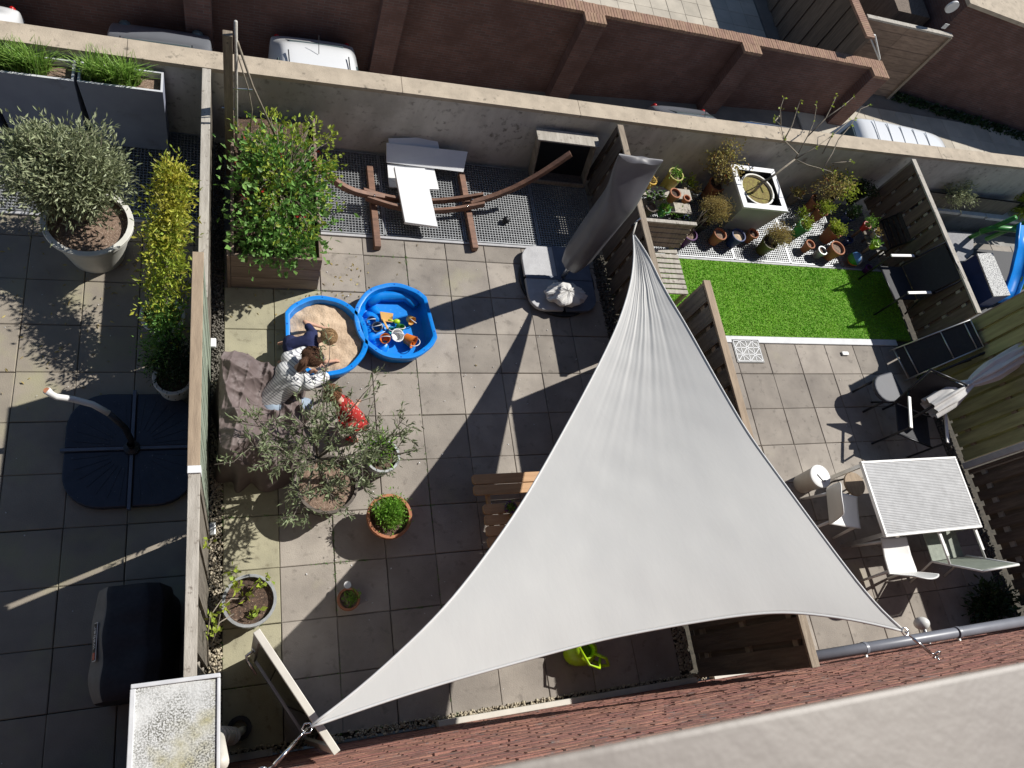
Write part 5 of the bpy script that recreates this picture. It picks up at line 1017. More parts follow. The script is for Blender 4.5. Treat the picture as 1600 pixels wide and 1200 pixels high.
# covered grill
g = thing('covered_grill', 'covered barbecue grill under a black cover with a grey front band', 'grill', (-1.75, -4.1, 0))
y0, y1 = P(150, 1098, 1.05)[1], P(165, 915, 1.05)[1]; xl = P(140, 1010, .95)[0]; xr = P(252, 1010, 1.05)[0]
sec = [(xl - .02, .02), (xl - .02, .55), (xl, .88), (xl + .10, 1.05), (xr - .1, 1.08), (xr, 1.03), (xr + .05, .75), (xr + .06, .02)]
def gs(u, v):
    k = v * (len(sec) - 1); i = min(int(k), len(sec) - 2); f_ = k - i; x = sec[i][0] * (1 - f_) + sec[i + 1][0] * f_; z = sec[i][1] * (1 - f_) + sec[i + 1][1] * f_
    e = abs(2 * u - 1); cx = (xl + xr) / 2; s = 1 - .10 * e ** 6; zz = z * (1 - .05 * e ** 8) + .012 * noise2(x * 3, u * 4, 3, 2) * (z > .2)
    return (cx + (x - cx) * s + .008 * math.sin(9 * z + 14 * u), y0 + (y1 - y0) * u, max(zz, .01))
b = MB(); nu, nv = 40, 50; b.grid(gs, nu, nv); b.m = [1 if 2 / 7 <= ((j + .5) / (nv - 1)) < 3 / 7 else 0 for i in range(nu - 1) for j in range(nv - 1)]
for u in (0, 1):
    r = [gs(u, j / (nv - 1)) for j in range(nv)]; b.add(r, [tuple(range(nv))[::(1 if u else -1)]])
    b.m = b.m
o = b.build('cover', [M['blackfab'], mat('grey_band', (.17, .165, .16), None, 8, .7)], g, smooth=True, auto=60)
# emblem on the band
pA, pB = np.array(gs(.52, 2.28 / 7)), np.array(gs(.52, 2.72 / 7)); nx = np.array((-(pB - pA)[2], 0, (pB - pA)[0])); nx /= np.linalg.norm(nx); nx = nx if nx[2] > 0 else -nx
ce = (pA + pB) / 2 + nx * .014; ux = np.array((0, 1., 0)); uy = np.cross(nx, ux); uy = -uy if uy[0] > 0 else uy
M4 = Matrix(((ux[0], -uy[0], nx[0], 0), (ux[1], -uy[1], nx[1], 0), (ux[2], -uy[2], nx[2], 0), (0, 0, 0, 1)))
def plate(w_, h_, off, z, m, name):
    q = [ce + ux * (off + sx * w_ / 2) + uy * sy * h_ / 2 + nx * z for sx, sy in ((-1, -1), (1, -1), (1, 1), (-1, 1))]; return MB().hexa([v - nx * .004 for v in q], q).build(name, m, g)
plate(.27, .058, 0, 0, M['white'], 'emblem_border'); plate(.258, .046, 0, .002, M['blackfab'], 'emblem'); plate(.05, .04, -.10, .004, M['tail'], 'emblem_square')
fc = bpy.data.curves.new('emblem_text', 'FONT'); fc.body = 'weber'; fc.size = .062; fc.align_x = 'CENTER'; fc.align_y = 'CENTER'; fc.extrude = .001
fo = bpy.data.objects.new('tmp', fc); link(fo); bpy.context.view_layer.update()
me = bpy.data.meshes.new_from_object(fo.evaluated_get(bpy.context.evaluated_depsgraph_get())); bpy.data.objects.remove(fo)
vx = np.array([v.co[:] for v in me.vertices]); W_ = ce + ux * (.028) + nx * .005 - ORIGIN[g]
uyn = np.cross(nx, ux)
for v, q in zip(me.vertices, vx): v.co = Vector(W_ + ux * q[0] + uyn * q[1] + nx * q[2])
me.materials.append(M['white']); o = bpy.data.objects.new('emblem_lettering', me); link(o); o.parent = g
# ------------------------------------------------------------------ right garden: pots
GP = 'flower pots around the lawn'
def rp(label, px, py, h, r, m, zb=0.0, soil='soil_l', k=.72, name='flower_pot', **kw): return potted(name, label, px, py, h, r, r * k, M[m], soil, GP, zb=zb, cat='flower pot', rimh=.03, rim=.008, wall=.01, fill=.035, n=24, **kw)
def sprig(t, c, h, rad, lm, n=22, per=14, L=.045, W=.02, cs=.03, sm=None, shell=.25): return bush(t, c + (0, 0, h), rad, n, per, L, W, M[lm], c + (0, 0, max(h - rad[2] - .05, .05)), M[sm or 'twig'], cs, .004, shell=shell)
# potting bench behind the fence
pbn = thing('potting_shelf', 'pale plank shelf with pots behind the closed parasol', 'shelf', (4.4, 1.0, 0))
for py, z in ((296, .46), (318, .26)):
    a, e = P(992, py - 2, z), P(1080, py + 8, z); MB().bar(a - (0, 0, .02), e - (0, 0, .02), .17, .025).build('plank', M['wood_white'], pbn, bevel=.003)
for px in (1004, 1072):
    a = P(px, 300, .43); MB().bar((a[0], a[1] + .05, 0), (a[0], a[1] + .05, .44), .04, .04).build('leg', M['wood_old'], pbn); MB().bar((a[0], a[1] - .08, 0), (a[0], a[1] - .08, .25), .04, .04).build('leg', M['wood_old'], pbn)
t, c = rp('yellow plastic pot with dry plants on the plank shelf', 1019, 281, .13, .07, 'yellow', .465); sprig(t, c, .12, (.04, .04, .03), 'l_dry', 10, 8)
t, c = rp('tall yellow green glazed pot with seedlings behind the shelf', 1057, 272, .48, .105, 'ygreen', .2); sprig(t, c, .5, (.07, .07, .04), 'l_fern', 14, 8)
t, c = rp('empty red brown pot on the plank shelf', 1056, 301, .16, .075, 'terra', .465, soil='soil')
t, c = rp('small terracotta pot at the end of the plank shelf', 1074, 309, .09, .05, 'terra', .465)
t, c = rp('black plastic pot with a seedling, nearest the fence cap', 1019, 304, .10, .05, 'black', .465); sprig(t, c, .1, (.03, .03, .02), 'l_green', 6, 6)
t, c = rp('black plastic pot with a seedling beside the red brown pot', 1033, 302, .10, .05, 'black', .465); sprig(t, c, .1, (.03, .03, .02), 'l_green', 6, 6)
t, c = rp('greyish clay pot on the lower plank', 1018, 323, .15, .075, 'darkpot', .265)
t, c = rp('green pot with leaves on the lower plank', 1040, 325, .14, .075, 'green', .265); sprig(t, c, .16, (.06, .06, .04), 'l_fern', 12, 10)
t, c = rp('dark pot with a small plant under the shelf end', 1060, 336, .16, .07, 'black'); sprig(t, c, .18, (.06, .06, .05), 'l_green', 12, 10)
t, c = rp('small blue pot beside the purple pot', 1073, 340, .12, .045, 'bluepot'); sprig(t, c, .12, (.03, .03, .02), 'l_green', 6, 6)
t, c = rp('grey pot with a yellowish plant behind the plank shelf', 1079, 286, .25, .08, 'greypot'); sprig(t, c, .27, (.07, .07, .05), 'l_yel', 16, 10)
t, c = rp('grey ringed pot beside the dry bush', 1087, 297, .22, .085, 'greypot', rings=2); sprig(t, c, .24, (.05, .05, .03), 'l_dry', 8, 8)
t, c = rp('terracotta pot with a tall reddish shrub by the concrete wall', 1121, 287, .3, .12, 'terra', soil='soil'); bush(t, c + (-.12, .06, .66), (.30, .24, .34), 52, 18, .04, .026, M['l_red'], c + (0, 0, .25), M['twig'], .05, .007, shell=.4)
t, c = rp('dark pot under the big straw coloured bush', 1100, 345, .22, .10, 'black', soil='soil'); bush(t, c + (.09, .06, .42), (.21, .19, .18), 190, 26, .03, .008, M['l_dry'], c + (0, 0, .18), M['twig'], .04, .005, shell=.2)
t, c = rp('purple glazed pot with bare stems at the lawn edge', 1079, 365, .22, .105, 'purple'); b = MB()
for k in range(7): e = c + (RNG.uniform(.02, .22), RNG.uniform(.02, .2), RNG.uniform(.35, .55)); b.tube([c + (0, 0, .18), (c + (0, 0, .2) + e) / 2 + RNG.normal(0, .02, 3), e], [.006, .004, .002], 5)
b.build('bare_stems', M['bark'], t, smooth=True)
t, c = rp('terracotta pot right of the purple pot', 1126, 365, .21, .095, 'terra')
t, c = rp('dark blue glazed pot in front of the square planter', 1155, 367, .23, .105, 'bluepot', soil='sand')
t, c = rp('empty terracotta pot beside the dark blue pot', 1178, 364, .18, .08, 'terra', soil='soil')
t, c = rp('olive green pot with a straw coloured bush at the lawn edge', 1204, 378, .24, .115, 'olivepot', soil='soil'); bush(t, c + (.12, .08, .30), (.19, .17, .14), 150, 24, .03, .008, M['l_dry'], c + (0, 0, .2), M['twig'], .035, .005, shell=.2)
t, c = rp('bright green pot with a pale plant', 1259, 351, .24, .10, 'green'); sprig(t, c, .26, (.09, .09, .05), 'l_yel', 20, 10)
t, c = rp('terracotta ring pot with sprouting plants near the wall', 1286, 328, .24, .095, 'terra'); sprig(t, c, .30, (.12, .11, .09), 'l_yel', 26, 12)
t, c = rp('brown pot full of light green leaves', 1307, 358, .27, .125, 'terra', soil='soil'); sprig(t, c, .3, (.12, .11, .08), 'l_yel', 40, 14)
t, c = rp('small terracotta pot standing on the grating', 1267, 381, .17, .072, 'terra')
t, c = rp('pale green bucket pot beside the lawn', 1286, 391, .17, .072, 'zinc')
t, c = rp('wide terracotta pot behind the colourful ball pot', 1310, 387, .24, .115, 'terra')
t, c = rp('dark blue pot in the fence shade', 1329, 336, .25, .09, 'bluepot', soil='soil'); sprig(t, c, .3, (.12, .12, .1), 'l_dark', 30, 12)
t, c = rp('small dark blue pot behind the wide terracotta pot', 1328, 374, .14, .06, 'bluepot', soil='soil')
t, c = rp('small violet pot in the shade by the armchair', 1359, 418, .12, .055, 'purple', soil='soil')
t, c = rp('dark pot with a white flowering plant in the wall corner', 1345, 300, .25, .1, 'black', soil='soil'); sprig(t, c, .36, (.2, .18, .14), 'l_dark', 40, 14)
t, c = rp('brown pot against the concrete wall with red tinged shrub', 1278, 312, .24, .1, 'terra', soil='soil'); bush(t, c + (.10, .06, .52), (.26, .2, .26), 40, 16, .04, .026, M['l_red'], c + (0, 0, .2), M['twig'], .05, .006, shell=.4)
t, c = rp('pot with a pale green shrub beside the reddish shrubs', 1300, 305, .24, .09, 'darkpot', soil='soil'); bush(t, c + (.08, 0, .45), (.18, .16, .2), 30, 16, .04, .026, M['l_yel'], c + (0, 0, .2), M['twig'], .05, .006, shell=.4)
t, c = rp('clay pot half hidden behind the square planter', 1247, 302, .22, .09, 'darkpot', soil='soil'); sprig(t, c, .24, (.09, .08, .06), 'l_red', 18, 10)
t, c = rp('low pot with bright green leaves beside the white planter rim', 1252, 336, .14, .06, 'greypot'); sprig(t, c, .18, (.07, .07, .05), 'l_yel', 18, 10)
# colourful round pot
c = P(1337, 404, .12); t = thing('ball_pot', 'round blue, white, green and orange ball lying by the lawn corner', 'ball', (c[0], c[1], 0)); rb_ = .108
cols = [M['carwhite'], mat('ball_blue', (.12, .3, .6), None, 8, .4), M['green'], M['orange'], M['carwhite'], M['green']]
for k in range(6):
    b = MB(); b.grid(lambda u, v: (c[0] + rb_ * math.sin(math.pi * (.02 + .96 * u)) * math.cos(math.pi / 3 * (k + v) + .4), c[1] + rb_ * math.cos(math.pi * (.02 + .96 * u)) , rb_ + rb_ * math.sin(math.pi * (.02 + .96 * u)) * math.sin(math.pi / 3 * (k + v) + .4)), 13, 7); b.build('ball_panel', cols[k], t, smooth=True)
# plant stand
s0 = P(1366, 372, .34); ps = thing('plant_stand', 'small dark slatted plant stand beside the folded black chair', 'stand', (s0[0], s0[1], 0))
for k in range(5): MB().box(s0[0] - .17, s0[0] + .17, s0[1] - .2 + k * .085, s0[1] - .2 + k * .085 + .06, .32, .34).build('slat', M['wood_grey'], ps)
for x in (-.15, .15):
    for y in (-.17, .17): MB().box(s0[0] + x - .015, s0[0] + x + .015, s0[1] + y - .015, s0[1] + y + .015, 0, .319).build('leg', M['wood_v'], ps)
t, c = rp('red pot with feathery green plant on the plant stand', 1356, 351, .12, .06, 'redpot', .342); sprig(t, c, .2, (.07, .07, .08), 'l_fern', 22, 12, .03, .01)
t, c = rp('pale grey pot with succulents on the plant stand', 1372, 364, .11, .07, 'greypot', .342); sprig(t, c, .1, (.04, .04, .02), 'l_dry', 10, 8)
t, c = rp('lime green pot on the plant stand', 1369, 381, .1, .055, 'lime', .342); sprig(t, c, .11, (.035, .035, .02), 'l_fern', 10, 8)
# square planter with bare tree
q = [P(*v, .62) for v in ((1137, 256), (1216, 264), (1235, 332), (1156, 322))]; cx = sum(q) / 4
sp = thing('square_planter', 'tall square grey planter with white rim and a bare young tree', 'planter', (cx[0], cx[1], 0)); hx = .37; hy = .36; cx = np.array((cx[0], cx[1], 0)); H = .62
def ringsq(k, z): return [tuple(cx + (sx * hx * k, sy * hy * k, z)) for sx, sy in ((-1, -1), (1, -1), (1, 1), (-1, 1))]
b = MB(); b.hexa(ringsq(.78, 0), ringsq(.995, H - .03)); b.f = [f for i, f in enumerate(b.f) if i != 1]; b.m = b.m[:-1]; b.build('box', M['planterwhite'], sp)
b = MB(); a_, c_, d_ = ringsq(1.02, H), ringsq(.80, H), ringsq(.78, H - .3); b.add(ringsq(1.02, H - .035) + a_ + c_ + d_, [(k + 4 * j, (k + 1) % 4 + 4 * j, (k + 1) % 4 + 4 * j + 4, k + 4 * j + 4) for j in range(2) for k in range(4)]); b.build('rim', M['foam'], sp)
b = MB(); b.add(c_ + d_, [(k, (k + 1) % 4, (k + 1) % 4 + 4, k + 4) for k in range(4)] + [(4, 5, 6, 7)]); b.v[-1] = b.v[-1] + (0, 0, -.004); b.build('lining', M['black'], sp)
pot(sp, tuple(cx + (0, 0, .3)), .265, .22, .285, M['whitepot'], soil=M['moss'], fill=.04, name='inner_pot')
tb = cx + (-.05, -.02, .5)
def chain(pp): return [P(*q) for q in pp]
tr = MB(); tips = []
main = [tb, P(1190, 287, .80), P(1213, 271, .95), P(1242, 249, 1.10)]; tr.tube(main, [.02, .017, .015, .012], 8)
for ch in ([(1242, 249, 1.1), (1247, 241, 1.15), (1225, 219, 1.3), (1220, 196, 1.42), (1212, 188, 1.47)], [(1220, 196, 1.42), (1219, 170, 1.55), (1225, 152, 1.65)], [(1225, 219, 1.3), (1238, 195, 1.42), (1245, 172, 1.5), (1250, 158, 1.6)],
           [(1242, 249, 1.1), (1262, 213, 1.3), (1272, 190, 1.42), (1276, 165, 1.55)], [(1262, 213, 1.3), (1290, 185, 1.45), (1300, 165, 1.55), (1307, 150, 1.62)], [(1290, 185, 1.45), (1318, 165, 1.5), (1333, 152, 1.58)],
           [(1242, 249, 1.1), (1262, 258, 1.1), (1285, 264, 1.1), (1304, 270, 1.08)], [(1285, 264, 1.1), (1300, 240, 1.2), (1310, 218, 1.3), (1330, 195, 1.4), (1345, 170, 1.5), (1360, 164, 1.53)], [(1285, 240, 1.2), (1300, 212, 1.35), (1331, 186, 1.45)], [(1242, 249, 1.1), (1275, 230, 1.22), (1300, 212, 1.35)],
           [(1300, 255, 1.12), (1330, 252, 1.15)], [(1219, 180, 1.48), (1210, 190, 1.45), (1211, 186, 1.5)]):
    q = chain(ch); tr.tube(q, np.linspace(.010, .003, len(q)), 6); tips.append(q[-1]); tips.append(q[len(q) // 2])
tr.build('branches', M['twig'], sp, smooth=True)
tp_ = np.repeat(np.array(tips), 3, 0) + RNG.normal(0, .012, (len(tips) * 3, 3)); b = MB(); b.leaves(tp_, RNG.normal(0, .5, tp_.shape) + (0, 0, .6), .045, .028, .2); o = b.build('buds', M['l_yel'], sp); o['kind'] = 'stuff'
# slatted wooden bench by the lawn
x0, x1 = 3.80, P(1057, 388, .40)[0]; ya = P(1036, 388, .40)[1]; yb = P(1069, 460, .40)[1]
bn = thing('slatted_bench', 'weathered slatted wooden seat at the lawn edge by the fence', 'bench', ((x0 + x1) / 2, (ya + yb) / 2, 0)); n = 9
for k in range(n): w_ = (ya - yb) / n; MB().box(x0, x1, yb + k * w_ + .01, yb + (k + 1) * w_ - .008, .375, .40).build('seat_slat', M['wood_white'], bn, bevel=.003)
MB().box(x0, x1 + .05, yb - .22, yb - .14, .12, .145).build('foot_slat', M['wood_white'], bn); MB().box(x0, x1 + .05, yb - .34, yb - .25, .10, .125).build('foot_slat', M['wood_white'], bn)
bt = P(1072, 351, .80); 
for k in range(5):
    f0, f1 = k / 5 + .02, (k + 1) / 5 - .02; yA, zA = ya + (bt[1] - ya) * f0, .42 + .38 * f0; yB, zB = ya + (bt[1] - ya) * f1, .42 + .38 * f1; xr0 = x1 + (bt[0] - x1) * f0
    MB().hexa([(x0, yA, zA), (x1 + .02 + .03 * f0, yA, zA), (x1 + .02 + .03 * f0, yA + .022, zA), (x0, yA + .022, zA)], [(x0, yB, zB), (x1 + .02 + .03 * f1, yB, zB), (x1 + .02 + .03 * f1, yB + .022, zB), (x0, yB + .022, zB)]).build('back_slat', M['wood_old'], bn)
MB().box(x0, x1 + .07, bt[1] - .02, bt[1] + .03, .80, .83).build('back_rail', M['wood_white'], bn, bevel=.003)
for x in (x0 + .03, x1 - .03): MB().box(x - .02, x + .02, yb + .02, ya, .33, .374).build('side_rail', M['wood_old'], bn); MB().box(x - .02, x + .02, yb, yb + .05, 0, .374).build('leg', M['wood_old'], bn); MB().bar((x, ya, 0), (x, bt[1] + .03, .8), .04, .04).build('back_leg', M['wood_old'], bn)
# ------------------------------------------------------------------ furniture
def xf(loc, yaw):
    c, s = math.cos(yaw), math.sin(yaw); loc = np.array(loc, float)
    return lambda x, y, z: loc + np.array((c * x - s * y, s * x + c * y, z))
def sling_chair(label, loc, yaw, seat, arm, frame, grp=None, w=.54):
    """armchair facing local +x"""
    t = thing('sling_chair', label, 'chair', (*loc[:2], 0), grp); T = xf(loc, yaw)
    def slab(pts, th, m, name):
        q = [T(*p) for p in pts]; n_ = np.cross(q[1] - q[0], q[3] - q[0]); n_ /= np.linalg.norm(n_); n_ = n_ if n_[2] > 0 else -n_
        MB().hexa([v - n_ * th for v in q], q).build(name, m, t, bevel=.004)
    h = w / 2 - .03
    slab([(.24, -h, .43), (.24, h, .43), (-.22, h, .40), (-.22, -h, .40)], .015, seat, 'seat')
    slab([(-.225, -h, .41), (-.225, h, .41), (-.42, h, 1.0), (-.42, -h, 1.0)], .015, seat, 'backrest')
    for s in (-1, 1):
        y = s * (w / 2)
        MB().tube([T(.25, y, 0), T(.26, y, .62), T(.22, y, .655), T(-.30, y, .645)], .014, 8).build('front_leg', frame, t, smooth=True)
        MB().tube([T(-.40, y, 0), T(-.22, y, .42), T(-.44, y, 1.02)], .014, 8).build('rear_leg', frame, t, smooth=True)
        b = MB(); b.bar(T(.27, y, .668), T(-.20, y, .66), .045, .018); b.build('armrest', arm, t, bevel=.006)
    MB().tube([T(.25, -w / 2, .42), T(.25, w / 2, .42)], .013, 8).build('front_rail', frame, t, smooth=True); MB().tube([T(-.44, -w / 2, 1.02), T(-.44, w / 2, 1.02)], .013, 8).build('top_rail', frame, t, smooth=True)
    return t
c = P(1412, 442, .42); sling_chair('black textile armchair with pale armrests on the lawn edge', (c[0] - .08, c[1], 0), math.radians(184), M['blackfab'], M['white'], M['darkmet'], w=.62)
c = P(1422, 660, .42); sling_chair('black textile armchair with pale armrests above the table', (c[0] + .05, c[1] - .02, 0), math.radians(-112), M['blackfab'], M['white'], M['darkmet'], w=.58)
c = P(1475, 850, .42); sling_chair('grey green textile armchair pushed to the near side of the table', (c[0], c[1] + .04, 0), math.radians(92), mat('green_sling', (.26, .29, .24), None, 20, .7), M['white'], M['white'], w=.6)
def shell_chair(label, loc, yaw):
    t = thing('plastic_chair', label, 'chair', (*loc[:2], 0), 'white plastic chairs at the table'); T = xf(loc, yaw)
    def sf(u, v):
        s = v * 2 - 1
        if u < .55: k = u / .55; return T(.21 - .42 * k, s * (.20 + .02 * k), .45 - .02 * k + .012 * abs(s) ** 3 - .015 * (1 - abs(2 * k - 1)))
        k = (u - .55) / .45; return T(-.21 - .13 * k + .05 * abs(s) ** 2 * k, s * (.22 - .03 * k ** 3), .43 + .38 * k - .05 * abs(s) ** 3 * k)
    b = MB(); b.grid(sf, 30, 16); o = b.build('seat_shell', M['white'], t, smooth=True); m = o.modifiers.new('s', 'SOLIDIFY'); m.thickness = .012; m.offset = -1
    for sx, sy in ((1, 1), (1, -1), (-1, 1), (-1, -1)): MB().tube([T(sx * .17, sy * .17, .43), T(sx * .21, sy * .21, 0)], [.02, .014], 10).build('leg', M['white'], t, smooth=True)
    return t
c = P(1322, 796, .44); shell_chair('white plastic chair left of the slatted table', (c[0] - .05, c[1], 0), math.radians(-15)); c = P(1402, 868, .44); shell_chair('white plastic chair at the near left corner of the table', (c[0], c[1], 0), math.radians(88))
# table
tb = thing('garden_table', 'rectangular pale slatted garden table', 'table', (6.85, -3.43, 0)); X0, X1, Y0, Y1, Z = 6.10, 7.66, -3.88, -2.97, .73
b = MB(); n = 44
for k in range(n): y = Y0 + .03 + (Y1 - Y0 - .06) * k / n; b.box(X0 + .03, X1 - .03, y, y + (Y1 - Y0 - .06) / n - .004, Z - .015, Z)
o = b.build('slats', mat('table_slat', (.46, .47, .48), None, 9, .6), tb); o['kind'] = 'stuff'
b = MB(); b.box(X0, X1, Y0, Y0 + .029, Z - .04, Z + .003); b.build('frame_rail', M['white'], tb, bevel=.004); MB().box(X0, X1, Y1 - .029, Y1, Z - .04, Z + .003).build('frame_rail', M['white'], tb, bevel=.004); MB().box(X0, X0 + .029, Y0 + .03, Y1 - .03, Z - .04, Z + .003).build('frame_rail', M['white'], tb, bevel=.004); MB().box(X1 - .029, X1, Y0 + .03, Y1 - .03, Z - .04, Z + .003).build('frame_rail', M['white'], tb, bevel=.004)
for x in (X0 + .04, X1 - .04):
    for y in (Y0 + .04, Y1 - .04): MB().box(x - .022, x + .022, y - .022, y + .022, 0, Z - .041).build('leg', M['alu'], tb)
# bucket with lid, round stool
c = P(1282, 744, .36); t = thing('lidded_bucket', 'beige bucket with a white lid beside the sail edge', 'bucket', (c[0], c[1], 0)); MB().lathe([(.115, 0), (.135, .33), (.14, .33), (.14, .345)], (c[0], c[1], 0), 26, cap0=True).build('bucket', M['cream'], t, smooth=True, auto=40); MB().lathe([(.145, .338), (.145, .36), (.13, .366), (.002, .36)], (c[0], c[1], 0), 26).build('lid', M['white'], t, smooth=True, auto=40); MB().bar((c[0] - .03, c[1] + .03, .37), (c[0] + .04, c[1] - .07, .37), .03, .01).build('scraper', M['zinc'], t)
c = P(1336, 756, .3); t = thing('round_stool', 'low round brown stool between bucket and table', 'stool', (c[0], c[1], 0)); MB().lathe([(.002, .27), (.15, .27), (.155, .285), (.15, .30), (.002, .30)], (c[0], c[1], 0), 26).build('seat', M['wood_cap'], t, smooth=True, auto=40)
for a in (0, 2.1, 4.2): MB().tube([(c[0] + .1 * math.cos(a), c[1] + .1 * math.sin(a), .27), (c[0] + .13 * math.cos(a), c[1] + .13 * math.sin(a), 0)], .012, 8).build('leg', M['darkmet'], t, smooth=True)
# folded sun lounger leaning on the fence
q = [P(1396, 546, .12), P(1420, 592, .12), P(1537, 542, .95), P(1516, 500, .95)]; t = thing('folded_lounger', 'folded black sun lounger with pale frame leaning on the fence', 'sun lounger', tuple((q[0] + q[1]) / 2))
n_ = np.cross(q[1] - q[0], q[3] - q[0]); n_ /= np.linalg.norm(n_); n_ = n_ if n_[2] > 0 else -n_
MB().hexa([q[0] * .98 + q[2] * .02 - n_ * .01, q[1] * .98 + q[3] * .02 - n_ * .01, q[2] - n_ * .01, q[3] - n_ * .01], [q[0] * .98 + q[2] * .02, q[1] * .98 + q[3] * .02, q[2], q[3]]).build('sling', M['blackfab'], t)
for a, e in ((q[0], q[3]), (q[1], q[2])): MB().tube([a + n_ * .01 + (a - e) * .06, e + n_ * .01], .012, 8).build('side_tube', M['alu'], t, smooth=True)
for f_ in (0, .14, .62, .92, 1): MB().tube([q[0] + (q[3] - q[0]) * f_ + n_ * .012, q[1] + (q[2] - q[1]) * f_ + n_ * .012], .009, 8).build('cross_tube', M['alu'], t, smooth=True)
for k in (0, 1): a = q[1] + (q[2] - q[1]) * (.1 + .25 * k) - (0, .03 * (k + 1), 0); MB().tube([a, a + (q[2] - q[1]) * .5 + (0, -.04, -.05)], .009, 8).build('folded_leg', M['darkmet'], t, smooth=True)
# dark rounded storage stool
c = P(1388, 606, .42); t = thing('round_front_stool', 'dark navy round fronted stool between lounger and armchair', 'stool', (c[0], c[1], 0))
pts = [(.22, -.2), (.22, .2)] + [(-.02 - .2 * math.sin(a), .2 * math.cos(a)) for a in np.linspace(0, math.pi, 10)]
R2 = math.radians(12); q = [(c[0] + x * math.cos(R2) - y * math.sin(R2), c[1] + x * math.sin(R2) + y * math.cos(R2)) for x, y in pts]; [MB().tube([(a, b_, .36), (a, b_, 0)], .016, 8).build('leg', M['darkmet'], t, smooth=True) for a, b_ in (q[0], q[1], q[4], q[9])]; MB().prism([(c[0] + (a - c[0]) * 1.04, c[1] + (b_ - c[1]) * 1.04) for a, b_ in q], .36, .42).build('seat', mat('navy_vinyl', (.03, .036, .055), None, 8, .58), t, bevel=.025, seg=3)
# folded black chair against the fence near the plants
q = [P(1378, 345, .25), P(1392, 388, .25), P(1462, 362, .85), P(1440, 318, .85)]; t = thing('folded_chair', 'folded black metal chair leaning against the low fence', 'chair', tuple(q[1])); n_ = np.cross(q[1] - q[0], q[3] - q[0]); n_ /= np.linalg.norm(n_); n_ = n_ if n_[2] > 0 else -n_
for a, e in ((q[0], q[3]), (q[1], q[2]), (q[3], q[2]), (q[0], q[1])): MB().tube([a, e], .014, 8).build('tube', M['darkmet'], t, smooth=True)
for f_ in (.08, .2, .32, .44): MB().bar(q[0] + (q[3] - q[0]) * f_, q[1] + (q[2] - q[1]) * f_, .05, .012, up=n_).build('seat_slat', M['darkmet'], t)
for f_ in (.7, .85): MB().bar(q[0] + (q[3] - q[0]) * f_, q[1] + (q[2] - q[1]) * f_, .022, .012, up=n_).build('back_bar', M['galv'], t)
MB().tube([q[0], (q[0][0], q[0][1], 0)], .013, 8).build('foot', M['darkmet'], t); MB().tube([q[1], (q[1][0], q[1][1], 0)], .013, 8).build('foot', M['darkmet'], t)
# tied white parasol leaning
A, Bm, E_ = P(1452, 638, .70), P(1517, 594, 1.0), P(1625, 535, 1.45)
pw = thing('tied_parasol', 'closed white parasol tied in the middle and leaning on the fence', 'parasol', (A[0], A[1], 0))
ax = (E_ - A); Ln = np.linalg.norm(ax); ax /= Ln; r1 = np.cross(ax, (0, 0, 1)); r1 /= np.linalg.norm(r1); r2 = np.cross(r1, ax); tm = np.linalg.norm(Bm - A) / Ln
def pf(u, v):
    a = 2 * math.pi * v; r = .045 + .085 * min(1, abs(u - tm) / .2) ** .7 * (1 if u < tm else .9) - .045 * max(0, u - .6); r *= 1 + .18 * math.sin(8 * a + 3 * u) + .08 * math.sin(13 * a - 7 * u)
    return A + ax * Ln * u + (r1 * math.cos(a) + r2 * math.sin(a)) * r + (0, 0, -.03 * math.sin(math.pi * u))
b = MB(); b.grid(pf, 50, 64); b.build('canopy', M['umbwhite'], pw, smooth=True)
ring = [pf(tm, v) + (np.array(pf(tm, v)) - (A + ax * Ln * tm)) * .1 for v in np.linspace(0, 1, 24)[:-1]]; MB().tube(ring, .01, 6, closed=True).build('tie_strap', M['foam'], pw, smooth=True)
MB().tube([A - ax * .25, E_ + ax * .2], .018, 10).build('pole', M['darkmet'], pw, smooth=True); MB().tube([P(1445, 590, .45), P(1625, 515, 1.3)], .018, 10).build('arm', M['darkmet'], pw, smooth=True)
# bits on the floor
c = P(1318, 553, .0); tag(MB().box(c[0] - .045, c[0] + .075, c[1] - .03, c[1] + .03, .005, .028).build('soap_dish', M['white'], bevel=.012, seg=3), 'small white dish lying on the paving below the lawn', 'dish')
c = P(1168, 549, 0); dt = thing('patterned_drain_tile', 'square drain tile with white triangle pattern by the lawn corner', 'drain cover', (c[0], c[1], 0)); MB().box(c[0] - .22, c[0] + .22, c[1] - .17, c[1] + .17, .003, .012).build('plate', M['greypot'], dt)
b = MB(); gx = [-.2, -.1, 0, .1, .2]; gy = [-.15, -.05, .05, .15]
for i in range(5):
    for j in range(4):
        p0 = np.array((c[0] + gx[i], c[1] + gy[j], .014))
        for di, dj in ((1, 0), (0, 1), (1, 1), (1, -1)):
            if 0 <= i + di < 5 and 0 <= j + dj < 4 and not (di == 1 and dj != 0 and (i + j) % 2): b.bar(p0, np.array((c[0] + gx[i + di], c[1] + gy[j + dj], .014)), .009, .004)
b.build('pattern', M['foam'], dt)
# plants on the shaded strip by the house
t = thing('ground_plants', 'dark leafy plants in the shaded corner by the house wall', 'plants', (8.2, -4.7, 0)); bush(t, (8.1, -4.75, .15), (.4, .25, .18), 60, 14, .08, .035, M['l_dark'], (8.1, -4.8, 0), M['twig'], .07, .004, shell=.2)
t = thing('ground_plants', 'small weeds at the foot of the mossy fence', 'plants', (8.5, -1.6, 0)); bush(t, (8.5, -1.75, .08), (.08, .35, .07), 30, 10, .05, .02, M['l_fern'], None, None, .04, shell=.2)
